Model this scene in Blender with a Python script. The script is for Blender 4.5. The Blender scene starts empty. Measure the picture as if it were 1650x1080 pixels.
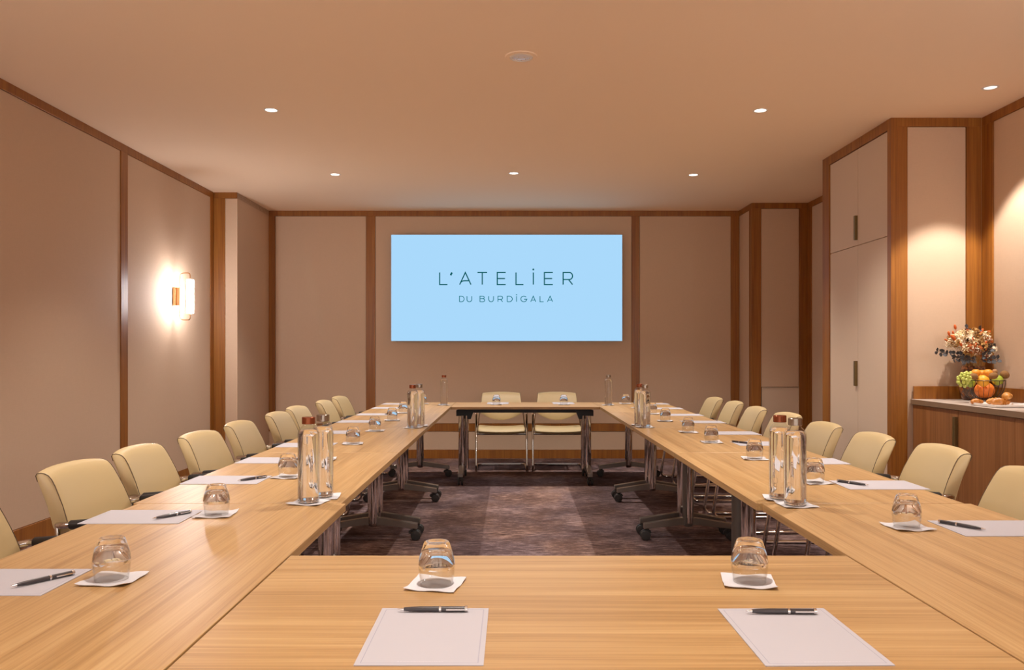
import bpy, bmesh, math, random
from mathutils import Vector, Matrix

random.seed(7)
PI = math.pi
scene = bpy.context.scene
C = scene.collection

# ------------------------------------------------------------------ camera
cam_d = bpy.data.cameras.new('camera')
cam = bpy.data.objects.new('camera', cam_d)
C.objects.link(cam)
cam.location = (0.0, 0.0, 1.247)
cam.rotation_euler = (PI / 2, 0, 0)
cam_d.sensor_width = 36.0
cam_d.lens = 36.0 * 1328 / 1650
cam_d.shift_y = 28.0 / 1650
cam_d.clip_start = 0.02
scene.camera = cam

# ------------------------------------------------------------------ world / exposure
world = bpy.data.worlds.new('world')
scene.world = world
world.use_nodes = True
world.node_tree.nodes['Background'].inputs[0].default_value = (1.0, 0.94, 0.88, 1)
world.node_tree.nodes['Background'].inputs[1].default_value = 1.6
vs = scene.view_settings
vs.view_transform = 'Standard'
vs.look = 'None'
vs.gamma = 1.0
vs.use_curve_mapping = False
vs.exposure = 0.65
cy = scene.cycles
cy.max_bounces = 14
cy.diffuse_bounces = 8
cy.glossy_bounces = 6
cy.transmission_bounces = 10
cy.transparent_max_bounces = 24
cy.sample_clamp_indirect = 4.0
cy.caustics_reflective = False
cy.caustics_refractive = False
cy.use_denoising = True

LAMP_COL = (1.0, 0.92, 0.84)
LAMP_W = 122.0
LAMP_ANGLE = 106
SPOT_W = 92.0
SCONCE_E = 78.0
CEIL = 2.911

# ------------------------------------------------------------------ helpers
def link(o, parent=None):
    C.objects.link(o)
    if parent is not None:
        o.parent = parent
    return o

def obj(name, bm, mat, parent=None, smooth=None, loc=None):
    me = bpy.data.meshes.new(name)
    bmesh.ops.recalc_face_normals(bm, faces=bm.faces[:])
    if smooth is not None:
        for f in bm.faces:
            f.smooth = True
        for e in bm.edges:
            if len(e.link_faces) == 2 and e.calc_face_angle(0) > math.radians(smooth):
                e.smooth = False
    bm.to_mesh(me)
    bm.free()
    for m in (mat if isinstance(mat, (list, tuple)) else [mat]):
        me.materials.append(m)
    o = bpy.data.objects.new(name, me)
    if loc is not None:
        o.location = loc
    return link(o, parent)

def empty(name, loc=(0, 0, 0), rz=0.0):
    o = bpy.data.objects.new(name, None)
    o.empty_display_size = 0.05
    o.location = loc
    o.rotation_euler = (0, 0, rz)
    return link(o)

def tag(o, label, cat=None, group=None, kind=None):
    o['label'] = label
    if cat:
        o['category'] = cat
    if group:
        o['group'] = group
    if kind:
        o['kind'] = kind
    return o

def copy_tree(o, parent=None):
    c = o.copy()
    C.objects.link(c)
    c.parent = parent
    for ch in list(o.children):
        copy_tree(ch, c)
    return c

def add_box(bm, x0, x1, y0, y1, z0, z1, bev=0.0, mi=0):
    vs_ = [bm.verts.new(p) for p in ((x0, y0, z0), (x1, y0, z0), (x1, y1, z0), (x0, y1, z0),
                                     (x0, y0, z1), (x1, y0, z1), (x1, y1, z1), (x0, y1, z1))]
    fs = []
    for q in ((0, 3, 2, 1), (4, 5, 6, 7), (0, 1, 5, 4), (1, 2, 6, 5), (2, 3, 7, 6), (3, 0, 4, 7)):
        f = bm.faces.new([vs_[i] for i in q])
        f.material_index = mi
        fs.append(f)
    if bev > 0:
        es = {e for f in fs for e in f.edges}
        bmesh.ops.bevel(bm, geom=list(es), offset=bev, segments=2, affect='EDGES', profile=0.5)
    return vs_

def box(*a, **k):
    bm = bmesh.new()
    add_box(bm, *a, **k)
    return bm

def add_lathe(bm, prof, n=32, cx=0, cy_=0, mi=None, close=False):
    """prof: (r, z) list; mi: material index per segment"""
    rings = []
    for r, z in prof:
        if r < 1e-6:
            rings.append([bm.verts.new((cx, cy_, z))])
        else:
            rings.append([bm.verts.new((cx + r * math.cos(2 * PI * i / n), cy_ + r * math.sin(2 * PI * i / n), z)) for i in range(n)])
    pairs = list(zip(rings[:-1], rings[1:]))
    if close:
        pairs.append((rings[-1], rings[0]))
    for k, (a, b) in enumerate(pairs):
        for i in range(n):
            j = (i + 1) % n
            if len(a) == 1 and len(b) == 1:
                continue
            if len(a) == 1:
                f = bm.faces.new((a[0], b[i], b[j]))
            elif len(b) == 1:
                f = bm.faces.new((a[i], b[0], a[j]))
            else:
                f = bm.faces.new((a[i], b[i], b[j], a[j]))
            if mi:
                f.material_index = mi[k]

def lathe(prof, n=32, **k):
    bm = bmesh.new()
    add_lathe(bm, prof, n, **k)
    return bm

def fillet(pts, r, seg=6):
    pts = [Vector(p) for p in pts]
    out = [pts[0]]
    for i in range(1, len(pts) - 1):
        a, b, c = pts[i - 1], pts[i], pts[i + 1]
        d0 = (a - b).normalized()
        d1 = (c - b).normalized()
        ang = d0.angle(d1)
        if ang > PI - 0.02:
            out.append(b)
            continue
        t = min(r / math.tan(ang / 2), (a - b).length * 0.48, (c - b).length * 0.48)
        p0 = b + d0 * t
        p1 = b + d1 * t
        for k in range(seg + 1):
            s = k / seg
            out.append((1 - s) ** 2 * p0 + 2 * s * (1 - s) * b + s * s * p1)
    out.append(pts[-1])
    return out

def add_tube(bm, pts, r, n=10, closed=False, caps=True):
    pts = [Vector(p) for p in pts]
    m = len(pts)
    rad = r if isinstance(r, (list, tuple)) else [r] * m
    rings = []
    up = None
    for i, p in enumerate(pts):
        if closed:
            t = (pts[(i + 1) % m] - pts[i - 1]).normalized()
        else:
            t = (pts[min(i + 1, m - 1)] - pts[max(i - 1, 0)]).normalized()
        if up is None:
            ref = Vector((0, 0, 1)) if abs(t.z) < 0.9 else Vector((1, 0, 0))
            up = (ref - t * ref.dot(t)).normalized()
        else:
            up = (up - t * up.dot(t))
            if up.length < 1e-6:
                up = t.orthogonal()
            up.normalize()
        sd = t.cross(up)
        rings.append([bm.verts.new(p + (up * math.cos(2 * PI * k / n) + sd * math.sin(2 * PI * k / n)) * rad[i]) for k in range(n)])
    cnt = m if closed else m - 1
    for i in range(cnt):
        a, b = rings[i], rings[(i + 1) % m]
        for k in range(n):
            j = (k + 1) % n
            bm.faces.new((a[k], a[j], b[j], b[k]))
    if not closed and caps:
        bm.faces.new(rings[0][::-1])
        bm.faces.new(rings[-1])

def tube(pts, r, n=10, **k):
    bm = bmesh.new()
    add_tube(bm, pts, r, n, **k)
    return bm

def add_prism(bm, poly, axis, a0, a1):
    """poly of 2-D points extruded along axis ('x','y','z') from a0 to a1"""
    def P(p, a):
        return {'x': (a, p[0], p[1]), 'y': (p[0], a, p[1]), 'z': (p[0], p[1], a)}[axis]
    A = [bm.verts.new(P(p, a0)) for p in poly]
    B = [bm.verts.new(P(p, a1)) for p in poly]
    bm.faces.new(A[::-1])
    bm.faces.new(B)
    for i in range(len(poly)):
        j = (i + 1) % len(poly)
        bm.faces.new((A[i], A[j], B[j], B[i]))

def prism(*a):
    bm = bmesh.new()
    add_prism(bm, *a)
    return bm

def add_ball(bm, c, r, sub=2, sc=(1, 1, 1), rot=None):
    M = Matrix.Translation(c) @ (rot.to_matrix().to_4x4() if rot is not None else Matrix()) @ Matrix.Diagonal((sc[0], sc[1], sc[2], 1))
    bmesh.ops.create_icosphere(bm, subdivisions=sub, radius=r, matrix=M)

def rrect(w, h, r, seg=5):
    out = []
    for cx, cz, a0 in ((w / 2 - r, h / 2 - r, 0), (-w / 2 + r, h / 2 - r, 90), (-w / 2 + r, -h / 2 + r, 180), (w / 2 - r, -h / 2 + r, 270)):
        for k in range(seg + 1):
            a = math.radians(a0 + 90 * k / seg)
            out.append((cx + r * math.cos(a), cz + r * math.sin(a)))
    return out

# ------------------------------------------------------------------ materials
def new_mat(name):
    m = bpy.data.materials.new(name)
    m.use_nodes = True
    nt = m.node_tree
    b = nt.nodes['Principled BSDF']
    return m, nt, b

def simple(name, col, rough=0.5, metal=0.0, coat=0.0, bump=0.0, bscale=200.0, var=0.0, spec=None, emit=None, estr=0.0):
    m, nt, b = new_mat(name)
    b.inputs['Base Color'].default_value = (*col, 1)
    b.inputs['Roughness'].default_value = rough
    b.inputs['Metallic'].default_value = metal
    b.inputs['Coat Weight'].default_value = coat
    if spec is not None:
        b.inputs['Specular IOR Level'].default_value = spec
    if emit:
        b.inputs['Emission Color'].default_value = (*emit, 1)
        b.inputs['Emission Strength'].default_value = estr
    tc = nt.nodes.new('ShaderNodeTexCoord')
    nz = nt.nodes.new('ShaderNodeTexNoise')
    nz.inputs['Scale'].default_value = bscale
    nz.inputs['Detail'].default_value = 3
    nt.links.new(tc.outputs['Object'], nz.inputs['Vector'])
    if bump > 0:
        bp = nt.nodes.new('ShaderNodeBump')
        bp.inputs['Strength'].default_value = bump
        bp.inputs['Distance'].default_value = 0.001
        nt.links.new(nz.outputs['Fac'], bp.inputs['Height'])
        nt.links.new(bp.outputs['Normal'], b.inputs['Normal'])
    if var > 0:
        mx = nt.nodes.new('ShaderNodeMix')
        mx.data_type = 'RGBA'
        mx.inputs[6].default_value = (*[c * (1 - var) for c in col], 1)
        mx.inputs[7].default_value = (*[min(1, c * (1 + var)) for c in col], 1)
        nt.links.new(nz.outputs['Fac'], mx.inputs[0])
        nt.links.new(mx.outputs[2], b.inputs['Base Color'])
    return m

def wood(name, cols, axis, fine=55.0, broad=7.0, rough=0.38, coat=0.25, coat_rough=0.25, random_offset=True):
    m, nt, b = new_mat(name)
    tc = nt.nodes.new('ShaderNodeTexCoord')
    info = nt.nodes.new('ShaderNodeObjectInfo')
    add = nt.nodes.new('ShaderNodeVectorMath')
    add.operation = 'ADD'
    mul = nt.nodes.new('ShaderNodeVectorMath')
    mul.operation = 'SCALE'
    cmb = nt.nodes.new('ShaderNodeCombineXYZ')
    for i in range(3):
        nt.links.new(info.outputs['Random'], cmb.inputs[i])
    nt.links.new(cmb.outputs[0], mul.inputs[0])
    mul.inputs['Scale'].default_value = 17.0 if random_offset else 0.0
    nt.links.new(tc.outputs['Object'], add.inputs[0])
    nt.links.new(mul.outputs[0], add.inputs[1])
    def streak(across, along, detail, dist):
        mp = nt.nodes.new('ShaderNodeMapping')
        sc = [across] * 3
        sc['xyz'.index(axis)] = along
        mp.inputs['Scale'].default_value = sc
        nz = nt.nodes.new('ShaderNodeTexNoise')
        nz.inputs['Scale'].default_value = 1.0
        nz.inputs['Detail'].default_value = detail
        nz.inputs['Roughness'].default_value = 0.6
        nz.inputs['Distortion'].default_value = dist
        nt.links.new(add.outputs[0], mp.inputs['Vector'])
        nt.links.new(mp.outputs[0], nz.inputs['Vector'])
        return nz.outputs['Fac']
    f = streak(fine * 2.9, 2.4, 6, 0.0)
    g = streak(broad * 2.5, 0.55, 3, 0.6)
    mx = nt.nodes.new('ShaderNodeMix')
    mx.data_type = 'FLOAT'
    mx.inputs[0].default_value = 0.5
    nt.links.new(f, mx.inputs[2])
    nt.links.new(g, mx.inputs[3])
    cr = nt.nodes.new('ShaderNodeValToRGB')
    els = cr.color_ramp.elements
    els[0].position = 0.345
    els[0].color = (*cols[0], 1)
    els[1].position = 0.655
    els[1].color = (*cols[2], 1)
    e = els.new(0.5)
    e.color = (*cols[1], 1)
    nt.links.new(mx.outputs[0], cr.inputs[0])
    nt.links.new(cr.outputs[0], b.inputs['Base Color'])
    b.inputs['Roughness'].default_value = rough
    b.inputs['Coat Weight'].default_value = coat
    b.inputs['Coat Roughness'].default_value = coat_rough
    bp = nt.nodes.new('ShaderNodeBump')
    bp.inputs['Strength'].default_value = 0.08
    bp.inputs['Distance'].default_value = 0.0006
    nt.links.new(f, bp.inputs['Height'])
    nt.links.new(bp.outputs['Normal'], b.inputs['Normal'])
    return m

def fabric(name, col, rough=0.75, var=0.05):
    m, nt, b = new_mat(name)
    tc = nt.nodes.new('ShaderNodeTexCoord')
    outs = []
    for sc in ((25, 25, 900), (900, 900, 25)):
        mp = nt.nodes.new('ShaderNodeMapping')
        mp.inputs['Scale'].default_value = sc
        nz = nt.nodes.new('ShaderNodeTexNoise')
        nz.inputs['Scale'].default_value = 1.0
        nz.inputs['Detail'].default_value = 2
        nt.links.new(tc.outputs['Object'], mp.inputs['Vector'])
        nt.links.new(mp.outputs[0], nz.inputs['Vector'])
        outs.append(nz.outputs['Fac'])
    ad = nt.nodes.new('ShaderNodeMath')
    ad.operation = 'ADD'
    nt.links.new(outs[0], ad.inputs[0])
    nt.links.new(outs[1], ad.inputs[1])
    mr = nt.nodes.new('ShaderNodeMapRange')
    mr.inputs['From Min'].default_value = 0.6
    mr.inputs['From Max'].default_value = 1.4
    nt.links.new(ad.outputs[0], mr.inputs[0])
    mx = nt.nodes.new('ShaderNodeMix')
    mx.data_type = 'RGBA'
    mx.inputs[6].default_value = (*[c * (1 - var) for c in col], 1)
    mx.inputs[7].default_value = (*[min(1, c * (1 + var)) for c in col], 1)
    nt.links.new(mr.outputs[0], mx.inputs[0])
    nt.links.new(mx.outputs[2], b.inputs['Base Color'])
    b.inputs['Roughness'].default_value = rough
    b.inputs['Specular IOR Level'].default_value = 0.3
    bp = nt.nodes.new('ShaderNodeBump')
    bp.inputs['Strength'].default_value = 0.15
    bp.inputs['Distance'].default_value = 0.0006
    nt.links.new(mr.outputs[0], bp.inputs['Height'])
    nt.links.new(bp.outputs['Normal'], b.inputs['Normal'])
    return m

def carpet_mat():
    m, nt, b = new_mat('carpet')
    tc = nt.nodes.new('ShaderNodeTexCoord')
    def nz(sc, detail, rough=0.65):
        mp = nt.nodes.new('ShaderNodeMapping')
        mp.inputs['Scale'].default_value = sc
        n = nt.nodes.new('ShaderNodeTexNoise')
        n.inputs['Scale'].default_value = 1.0
        n.inputs['Detail'].default_value = detail
        n.inputs['Roughness'].default_value = rough
        nt.links.new(tc.outputs['Object'], mp.inputs['Vector'])
        nt.links.new(mp.outputs[0], n.inputs['Vector'])
        return n.outputs['Fac']
    fine = nz((10, 62, 1), 8, 0.82)
    cloud = nz((1.7, 1.9, 1), 4)
    hue = nz((1.6, 1.1, 1), 2)
    mx = nt.nodes.new('ShaderNodeMix')
    mx.data_type = 'FLOAT'
    mx.inputs[0].default_value = 0.28
    nt.links.new(fine, mx.inputs[2])
    nt.links.new(cloud, mx.inputs[3])
    cr = nt.nodes.new('ShaderNodeValToRGB')
    els = cr.color_ramp.elements
    els[0].position = 0.37
    els[0].color = (0.035, 0.021, 0.019, 1)
    els[1].position = 0.63
    els[1].color = (0.50, 0.38, 0.35, 1)
    e = els.new(0.5)
    e.color = (0.125, 0.086, 0.080, 1)
    nt.links.new(mx.outputs[0], cr.inputs[0])
    tint = nt.nodes.new('ShaderNodeMix')
    tint.data_type = 'RGBA'
    tint.blend_type = 'MULTIPLY'
    tint.inputs[0].default_value = 1.0
    hr = nt.nodes.new('ShaderNodeValToRGB')
    hr.color_ramp.elements[0].position = 0.4
    hr.color_ramp.elements[0].color = (0.93, 0.90, 1.0, 1)
    hr.color_ramp.elements[1].position = 0.6
    hr.color_ramp.elements[1].color = (1.0, 0.86, 0.78, 1)
    nt.links.new(hue, hr.inputs[0])
    nt.links.new(cr.outputs[0], tint.inputs[6])
    nt.links.new(hr.outputs[0], tint.inputs[7])
    nt.links.new(tint.outputs[2], b.inputs['Base Color'])
    b.inputs['Roughness'].default_value = 0.95
    b.inputs['Specular IOR Level'].default_value = 0.1
    bp = nt.nodes.new('ShaderNodeBump')
    bp.inputs['Strength'].default_value = 0.5
    bp.inputs['Distance'].default_value = 0.003
    nt.links.new(fine, bp.inputs['Height'])
    nt.links.new(bp.outputs['Normal'], b.inputs['Normal'])
    return m

def thin_glass(name, tint=(0.97, 0.965, 0.955), ior=1.45, edge=0.0):
    m = bpy.data.materials.new(name)
    m.use_nodes = True
    nt = m.node_tree
    nt.nodes.clear()
    out = nt.nodes.new('ShaderNodeOutputMaterial')
    mix = nt.nodes.new('ShaderNodeMixShader')
    tr = nt.nodes.new('ShaderNodeBsdfTransparent')
    tr.inputs[0].default_value = (*tint, 1)
    gl = nt.nodes.new('ShaderNodeBsdfGlossy')
    gl.inputs['Roughness'].default_value = 0.01
    fr = nt.nodes.new('ShaderNodeFresnel')
    geo = nt.nodes.new('ShaderNodeNewGeometry')       # same reflectance from either side of the thin wall
    mr = nt.nodes.new('ShaderNodeMapRange')
    mr.inputs['To Min'].default_value = ior
    mr.inputs['To Max'].default_value = 1.0 / ior
    nt.links.new(geo.outputs['Backfacing'], mr.inputs[0])
    nt.links.new(mr.outputs[0], fr.inputs['IOR'])
    nt.links.new(fr.outputs[0], mix.inputs[0])
    nt.links.new(tr.outputs[0], mix.inputs[1])
    nt.links.new(gl.outputs[0], mix.inputs[2])
    nt.links.new(mix.outputs[0], out.inputs[0])
    return m

def solid_glass(name, ior=1.45, col=(1, 1, 1)):
    m = bpy.data.materials.new(name)
    m.use_nodes = True
    nt = m.node_tree
    nt.nodes.clear()
    out = nt.nodes.new('ShaderNodeOutputMaterial')
    g = nt.nodes.new('ShaderNodeBsdfGlass')
    g.inputs['IOR'].default_value = ior
    g.inputs['Roughness'].default_value = 0.0
    g.inputs['Color'].default_value = (*col, 1)
    nt.links.new(g.outputs[0], out.inputs[0])
    return m

def emission(name, col, strength):
    m = bpy.data.materials.new(name)
    m.use_nodes = True
    nt = m.node_tree
    nt.nodes.clear()
    out = nt.nodes.new('ShaderNodeOutputMaterial')
    e = nt.nodes.new('ShaderNodeEmission')
    e.inputs[0].default_value = (*col, 1)
    e.inputs[1].default_value = strength
    nt.links.new(e.outputs[0], out.inputs[0])
    return m

def srgb(r, g, b):
    def f(c):
        c /= 255.0
        return c / 12.92 if c <= 0.04045 else ((c + 0.055) / 1.055) ** 2.4
    return (f(r), f(g), f(b))

def paper_mat():
    """white sheet with a thin printed border (flat print)"""
    m, nt, b = new_mat('notepad_paper')
    tc = nt.nodes.new('ShaderNodeTexCoord')
    sp = nt.nodes.new('ShaderNodeSeparateXYZ')
    nt.links.new(tc.outputs['Object'], sp.inputs[0])
    def math_(op, a, bb):
        n = nt.nodes.new('ShaderNodeMath')
        n.operation = op
        for i, v in enumerate((a, bb)):
            if isinstance(v, (int, float)):
                n.inputs[i].default_value = v
            elif v is not None:
                nt.links.new(v, n.inputs[i])
        return n.outputs[0]
    ax = math_('ABSOLUTE', sp.outputs[0], None)
    ay = math_('ABSOLUTE', sp.outputs[1], None)
    dx = math_('SUBTRACT', ax, 0.0955)
    dy = math_('SUBTRACT', ay, 0.139)
    d = math_('ABSOLUTE', math_('MAXIMUM', dx, dy), None)
    line = math_('LESS_THAN', d, 0.0006)
    # faint ruling
    fr = math_('FRACT', math_('MULTIPLY', sp.outputs[1], 125.0), None)
    rule = math_('MULTIPLY', math_('LESS_THAN', fr, 0.07), math_('LESS_THAN', math_('MAXIMUM', dx, dy), -0.01))
    mx = nt.nodes.new('ShaderNodeMix')
    mx.data_type = 'RGBA'
    nt.links.new(math_('MAXIMUM', math_('MULTIPLY', line, 0.6), math_('MULTIPLY', rule, 0.08)), mx.inputs[0])
    mx.inputs[6].default_value = (0.435, 0.415, 0.445, 1)
    mx.inputs[7].default_value = (0.22, 0.22, 0.30, 1)
    nt.links.new(mx.outputs[2], b.inputs['Base Color'])
    b.inputs['Roughness'].default_value = 0.7
    b.inputs['Specular IOR Level'].default_value = 0.2
    return m

M = {}
M['oak'] = wood('oak_table', ((0.29, 0.155, 0.052), (0.42, 0.246, 0.096), (0.51, 0.325, 0.142)), 'x', fine=60, broad=9, rough=0.42, coat=0.22, coat_rough=0.36)
M['cherry'] = wood('cherry_trim', ((0.195, 0.062, 0.008), (0.29, 0.104, 0.013), (0.37, 0.147, 0.021)), 'z', fine=45, broad=8, rough=0.42, coat=0.12)
M['buffet_wood'] = wood('buffet_wood', ((0.20, 0.075, 0.020), (0.28, 0.115, 0.036), (0.36, 0.155, 0.052)), 'z', fine=40, broad=6, rough=0.45, coat=0.08)
M['linen'] = fabric('wall_linen', (0.62, 0.455, 0.325))
M['door_lacquer'] = fabric('door_lacquer', (0.66, 0.52, 0.40), rough=0.5, var=0.02)
M['ceiling'] = simple('ceiling_paint', (0.96, 0.775, 0.59), rough=0.9, bump=0.05, bscale=90, spec=0.1)
M['carpet'] = carpet_mat()
M['leather'] = simple('cream_leather', (0.52, 0.395, 0.205), rough=0.45, bump=0.12, bscale=420, var=0.03)
M['piping'] = simple('dark_piping', (0.10, 0.06, 0.03), rough=0.6)
M['chrome'] = simple('chrome', (0.60, 0.57, 0.55), rough=0.05, metal=1.0)
M['grey_metal'] = simple('grey_painted_metal', (0.16, 0.145, 0.13), rough=0.42, metal=0.4)
M['foot_metal'] = simple('brushed_foot_metal', (0.36, 0.33, 0.30), rough=0.28, metal=0.9)
M['black'] = simple('black_plastic', (0.016, 0.015, 0.016), rough=0.45)
M['caster'] = simple('caster_rubber', (0.03, 0.028, 0.028), rough=0.55)
M['paper'] = paper_mat()
M['print'] = simple('pale_print', (0.60, 0.56, 0.60), rough=0.8)
M['napkin'] = simple('napkin_paper', (0.62, 0.60, 0.62), rough=0.85, bump=0.4, bscale=350, spec=0.1)
M['pen_black'] = simple('pen_lacquer', (0.035, 0.028, 0.032), rough=0.3, coat=0.4)
M['silver'] = simple('silver_metal', (0.80, 0.77, 0.75), rough=0.14, metal=1.0)
M['glass_wall'] = thin_glass('clear_glass_wall')
M['glass_solid'] = solid_glass('clear_glass_base', 1.45)
M['water'] = solid_glass('still_water', 1.33)
M['copper'] = simple('copper_cap', (0.26, 0.070, 0.028), rough=0.25, metal=0.75)
M['steel_cap'] = simple('steel_cap', (0.36, 0.30, 0.255), rough=0.22, metal=1.0)
M['brass'] = simple('rose_brass', (0.72, 0.42, 0.22), rough=0.25, metal=1.0)
M['bronze'] = simple('bronze_handle', (0.22, 0.155, 0.065), rough=0.38, metal=0.8)
M['lamp_white'] = simple('lamp_ring_white', (0.80, 0.74, 0.68), rough=0.5)
M['lamp_glow'] = emission('downlight_glow', (1.0, 0.93, 0.84), 6.0)
M['spot_glow'] = emission('spot_glow', (1.0, 0.86, 0.76), 0.85)
M['tube_glow'] = emission('sconce_tube_glow', (1.0, 0.94, 0.94), SCONCE_E)
M['screen_on'] = emission('screen_blue', srgb(170, 217, 251), 2 ** -0.65)
M['screen_text'] = emission('screen_teal_letters', srgb(12, 92, 98), 2 ** -0.65)
M['screen_text_small'] = emission('screen_teal_small_letters', srgb(28, 118, 132), 2 ** -0.65)
M['screen_rim'] = simple('screen_frame_white', (0.55, 0.58, 0.62), rough=0.4)
M['counter'] = simple('counter_stone', (0.52, 0.44, 0.38), rough=0.35, var=0.05, bscale=60)
M['porcelain'] = simple('white_porcelain', (0.82, 0.79, 0.76), rough=0.18, coat=0.3)

# ------------------------------------------------------------------ the room
def struct(name, bm, mat, label, cat, parent=None):
    o = obj(name, bm, mat, parent)
    if parent is None:
        tag(o, label, cat, kind='structure')
    return o

floor = struct('floor', box(-3.4, 3.6, -2.2, 9.9, -0.1, 0.0), M['carpet'], 'dark plum and brown distressed woven carpet floor', 'floor')
ceil = struct('ceiling', box(-3.4, 3.6, -2.2, 9.9, CEIL, CEIL + 0.1), M['ceiling'], 'plain warm cream painted ceiling with recessed lights', 'ceiling')

RAIL_T = 0.062

class Wall:
    """a flat wall from point o along unit direction d, room side n; pieces are children"""
    def __init__(self, name, o, d, n, length, label, thick=0.1):
        self.o, self.d, self.n, self.L = Vector((*o, 0)), Vector((*d, 0)), Vector((*n, 0)), length
        bm = bmesh.new()
        self._b(bm, 0, length, 0, CEIL, -thick, 0.0)
        self.ob = obj(name, bm, M['linen'])
        tag(self.ob, label, 'wall', kind='structure')
    def _b(self, bm, s0, s1, z0, z1, e0, e1, bev=0.0):
        vs_ = add_box(bm, s0, s1, e0, e1, z0, z1)
        if bev:
            bmesh.ops.bevel(bm, geom=bm.edges[:], offset=bev, segments=1, affect='EDGES')
        for v in bm.verts:
            c = v.co.copy()
            v.co = self.o + self.d * c.x + self.n * c.y + Vector((0, 0, c.z))
    def piece(self, name, s0, s1, z0, z1, proud, mat, bev=0.0015):
        bm = bmesh.new()
        self._b(bm, s0, s1, z0, z1, 0.0, proud, bev)
        return obj(name, bm, M[mat], self.ob)
    def stile(self, s0, s1, z0=0.0, z1=CEIL - RAIL_T):
        return self.piece('stile', s0, s1, z0, z1, 0.014, 'cherry')
    def rail(self, s0, s1, z0, z1, name='rail'):
        return self.piece(name, s0, s1, z0, z1, 0.014, 'cherry')
    def panel(self, s0, s1, z0, z1):
        return self.piece('wall_panel', s0 + 0.003, s1 - 0.003, z0 + 0.002, z1 - 0.002, 0.007, 'linen', 0.002)

# left wall (plane x = -3.10, s = y + 2.1)
wl = Wall('wall_left', (-3.114, -2.1), (0, 1), (1, 0), 10.9, 'long beige linen panelled wall with dark cherry stiles and the wall lamp')
S = lambda y: y + 2.1
st = [(-2.1, -1.98), (0.80, 0.916), (2.66, 2.776), (6.537, 6.653), (8.485, 8.565)]
wl.rail(0, 10.665, CEIL - RAIL_T, CEIL, 'top_rail')
wl.rail(0, 10.665, 0, 0.135, 'baseboard')
for a, b in st:
    wl.stile(S(a), S(b), 0.135)
for (a, b), (c, d) in zip(st[:-1], st[1:]):
    wl.panel(S(b), S(c), 0.135, CEIL - RAIL_T)

# pier in the far left corner
wp = Wall('wall_pier', (-3.10, 8.579), (1, 0), (0, -1), 0.243, 'narrow corner pier beside the wall lamp with one cherry stile and pale strip', thick=1.1)
wp.rail(0, 0.243, CEIL - RAIL_T, CEIL, 'top_rail')
wp.stile(0.0, 0.116, 0.135)
wp.rail(0, 0.243, 0, 0.135, 'baseboard')
wp.panel(0.116, 0.246, 0.135, CEIL - RAIL_T)
ws = Wall('wall_pier_side', (-2.871, 8.579), (0, 1), (1, 0), 1.2, 'shaded side face of the corner pier next to the screen wall', thick=0.02)
ws.rail(0, 1.1, CEIL - RAIL_T, CEIL, 'top_rail')
ws.rail(0, 1.1, 0, 0.135, 'baseboard')
ws.panel(-0.004, 1.1, 0.135, CEIL - RAIL_T)

# back wall (plane y = 9.68), s = x + 2.857
wb = Wall('wall_back', (-2.857, 9.694), (1, 0), (0, -1), 5.7, 'far beige panelled wall behind the blue screen with cherry rails')
S = lambda x: x + 2.857
wb.rail(0, 5.53, CEIL - RAIL_T, CEIL, 'top_rail')
wb.rail(0, 5.53, 0, 0.10, 'baseboard')
wb.rail(0, 5.53, 0.32, 0.41, 'chair_rail')
sts = [(-2.857, -2.782), (-1.713, -1.608), (1.407, 1.497), (2.573, 2.668)]
for a, b in sts:
    wb.stile(S(a), S(b), 0.41)
for (a, b), (c, d) in zip(sts[:-1], sts[1:]):
    wb.panel(S(b), S(c), 0.41, CEIL - RAIL_T)
wb.panel(0, 5.53, 0.10, 0.32)

# stepped corner on the right of the screen wall
wr1 = Wall('wall_step_side', (2.679, 9.694), (0, -1), (-1, 0), 0.51, 'short side face of the stepped corner right beside the screen wall', thick=0.6)
wr1.rail(0, 0.51, CEIL - RAIL_T, CEIL, 'top_rail')
wr1.rail(0, 0.51, 0, 0.135, 'baseboard')
wr1.stile(0.424, 0.51, 0.135)
wr1.panel(0.014, 0.424, 0.135, CEIL - RAIL_T)
wr2 = Wall('wall_step', (2.672, 9.184), (1, 0), (0, -1), 0.64, 'dim stepped wall with a small framed access panel low down', thick=0.06)
wr2.rail(0, 0.64, CEIL - RAIL_T, CEIL, 'top_rail')
wr2.rail(0, 0.64, 0, 0.135, 'baseboard')
wr2.stile(-0.007, 0.100, 0.135)
wr2.stile(0.525, 0.625, 0.135)
wr2.panel(0.100, 0.525, 0.86, CEIL - RAIL_T)
ap = wr2.piece('access_panel', 0.112, 0.518, 0.14, 0.852, 0.006, 'door_lacquer')
wr2.piece('access_panel_edge', 0.108, 0.522, 0.846, 0.856, 0.011, 'door_lacquer', 0.001)
wr2.piece('access_panel_edge', 0.108, 0.118, 0.14, 0.846, 0.011, 'door_lacquer', 0.001)
wr2.piece('access_panel_edge', 0.512, 0.522, 0.14, 0.846, 0.011, 'door_lacquer', 0.001)
wr3 = Wall('wall_recess', (3.304, 9.184), (0, -1), (-1, 0), 2.06, 'strip of wall in the recess behind the tall closet')
wr3.rail(0, 2.06, CEIL - RAIL_T, CEIL, 'top_rail')
wr3.rail(0, 2.06, 0, 0.135, 'baseboard')
wr3.stile(0.014, 0.125, 0.135)
wr3.panel(0.125, 2.06, 0.135, CEIL - RAIL_T)

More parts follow.
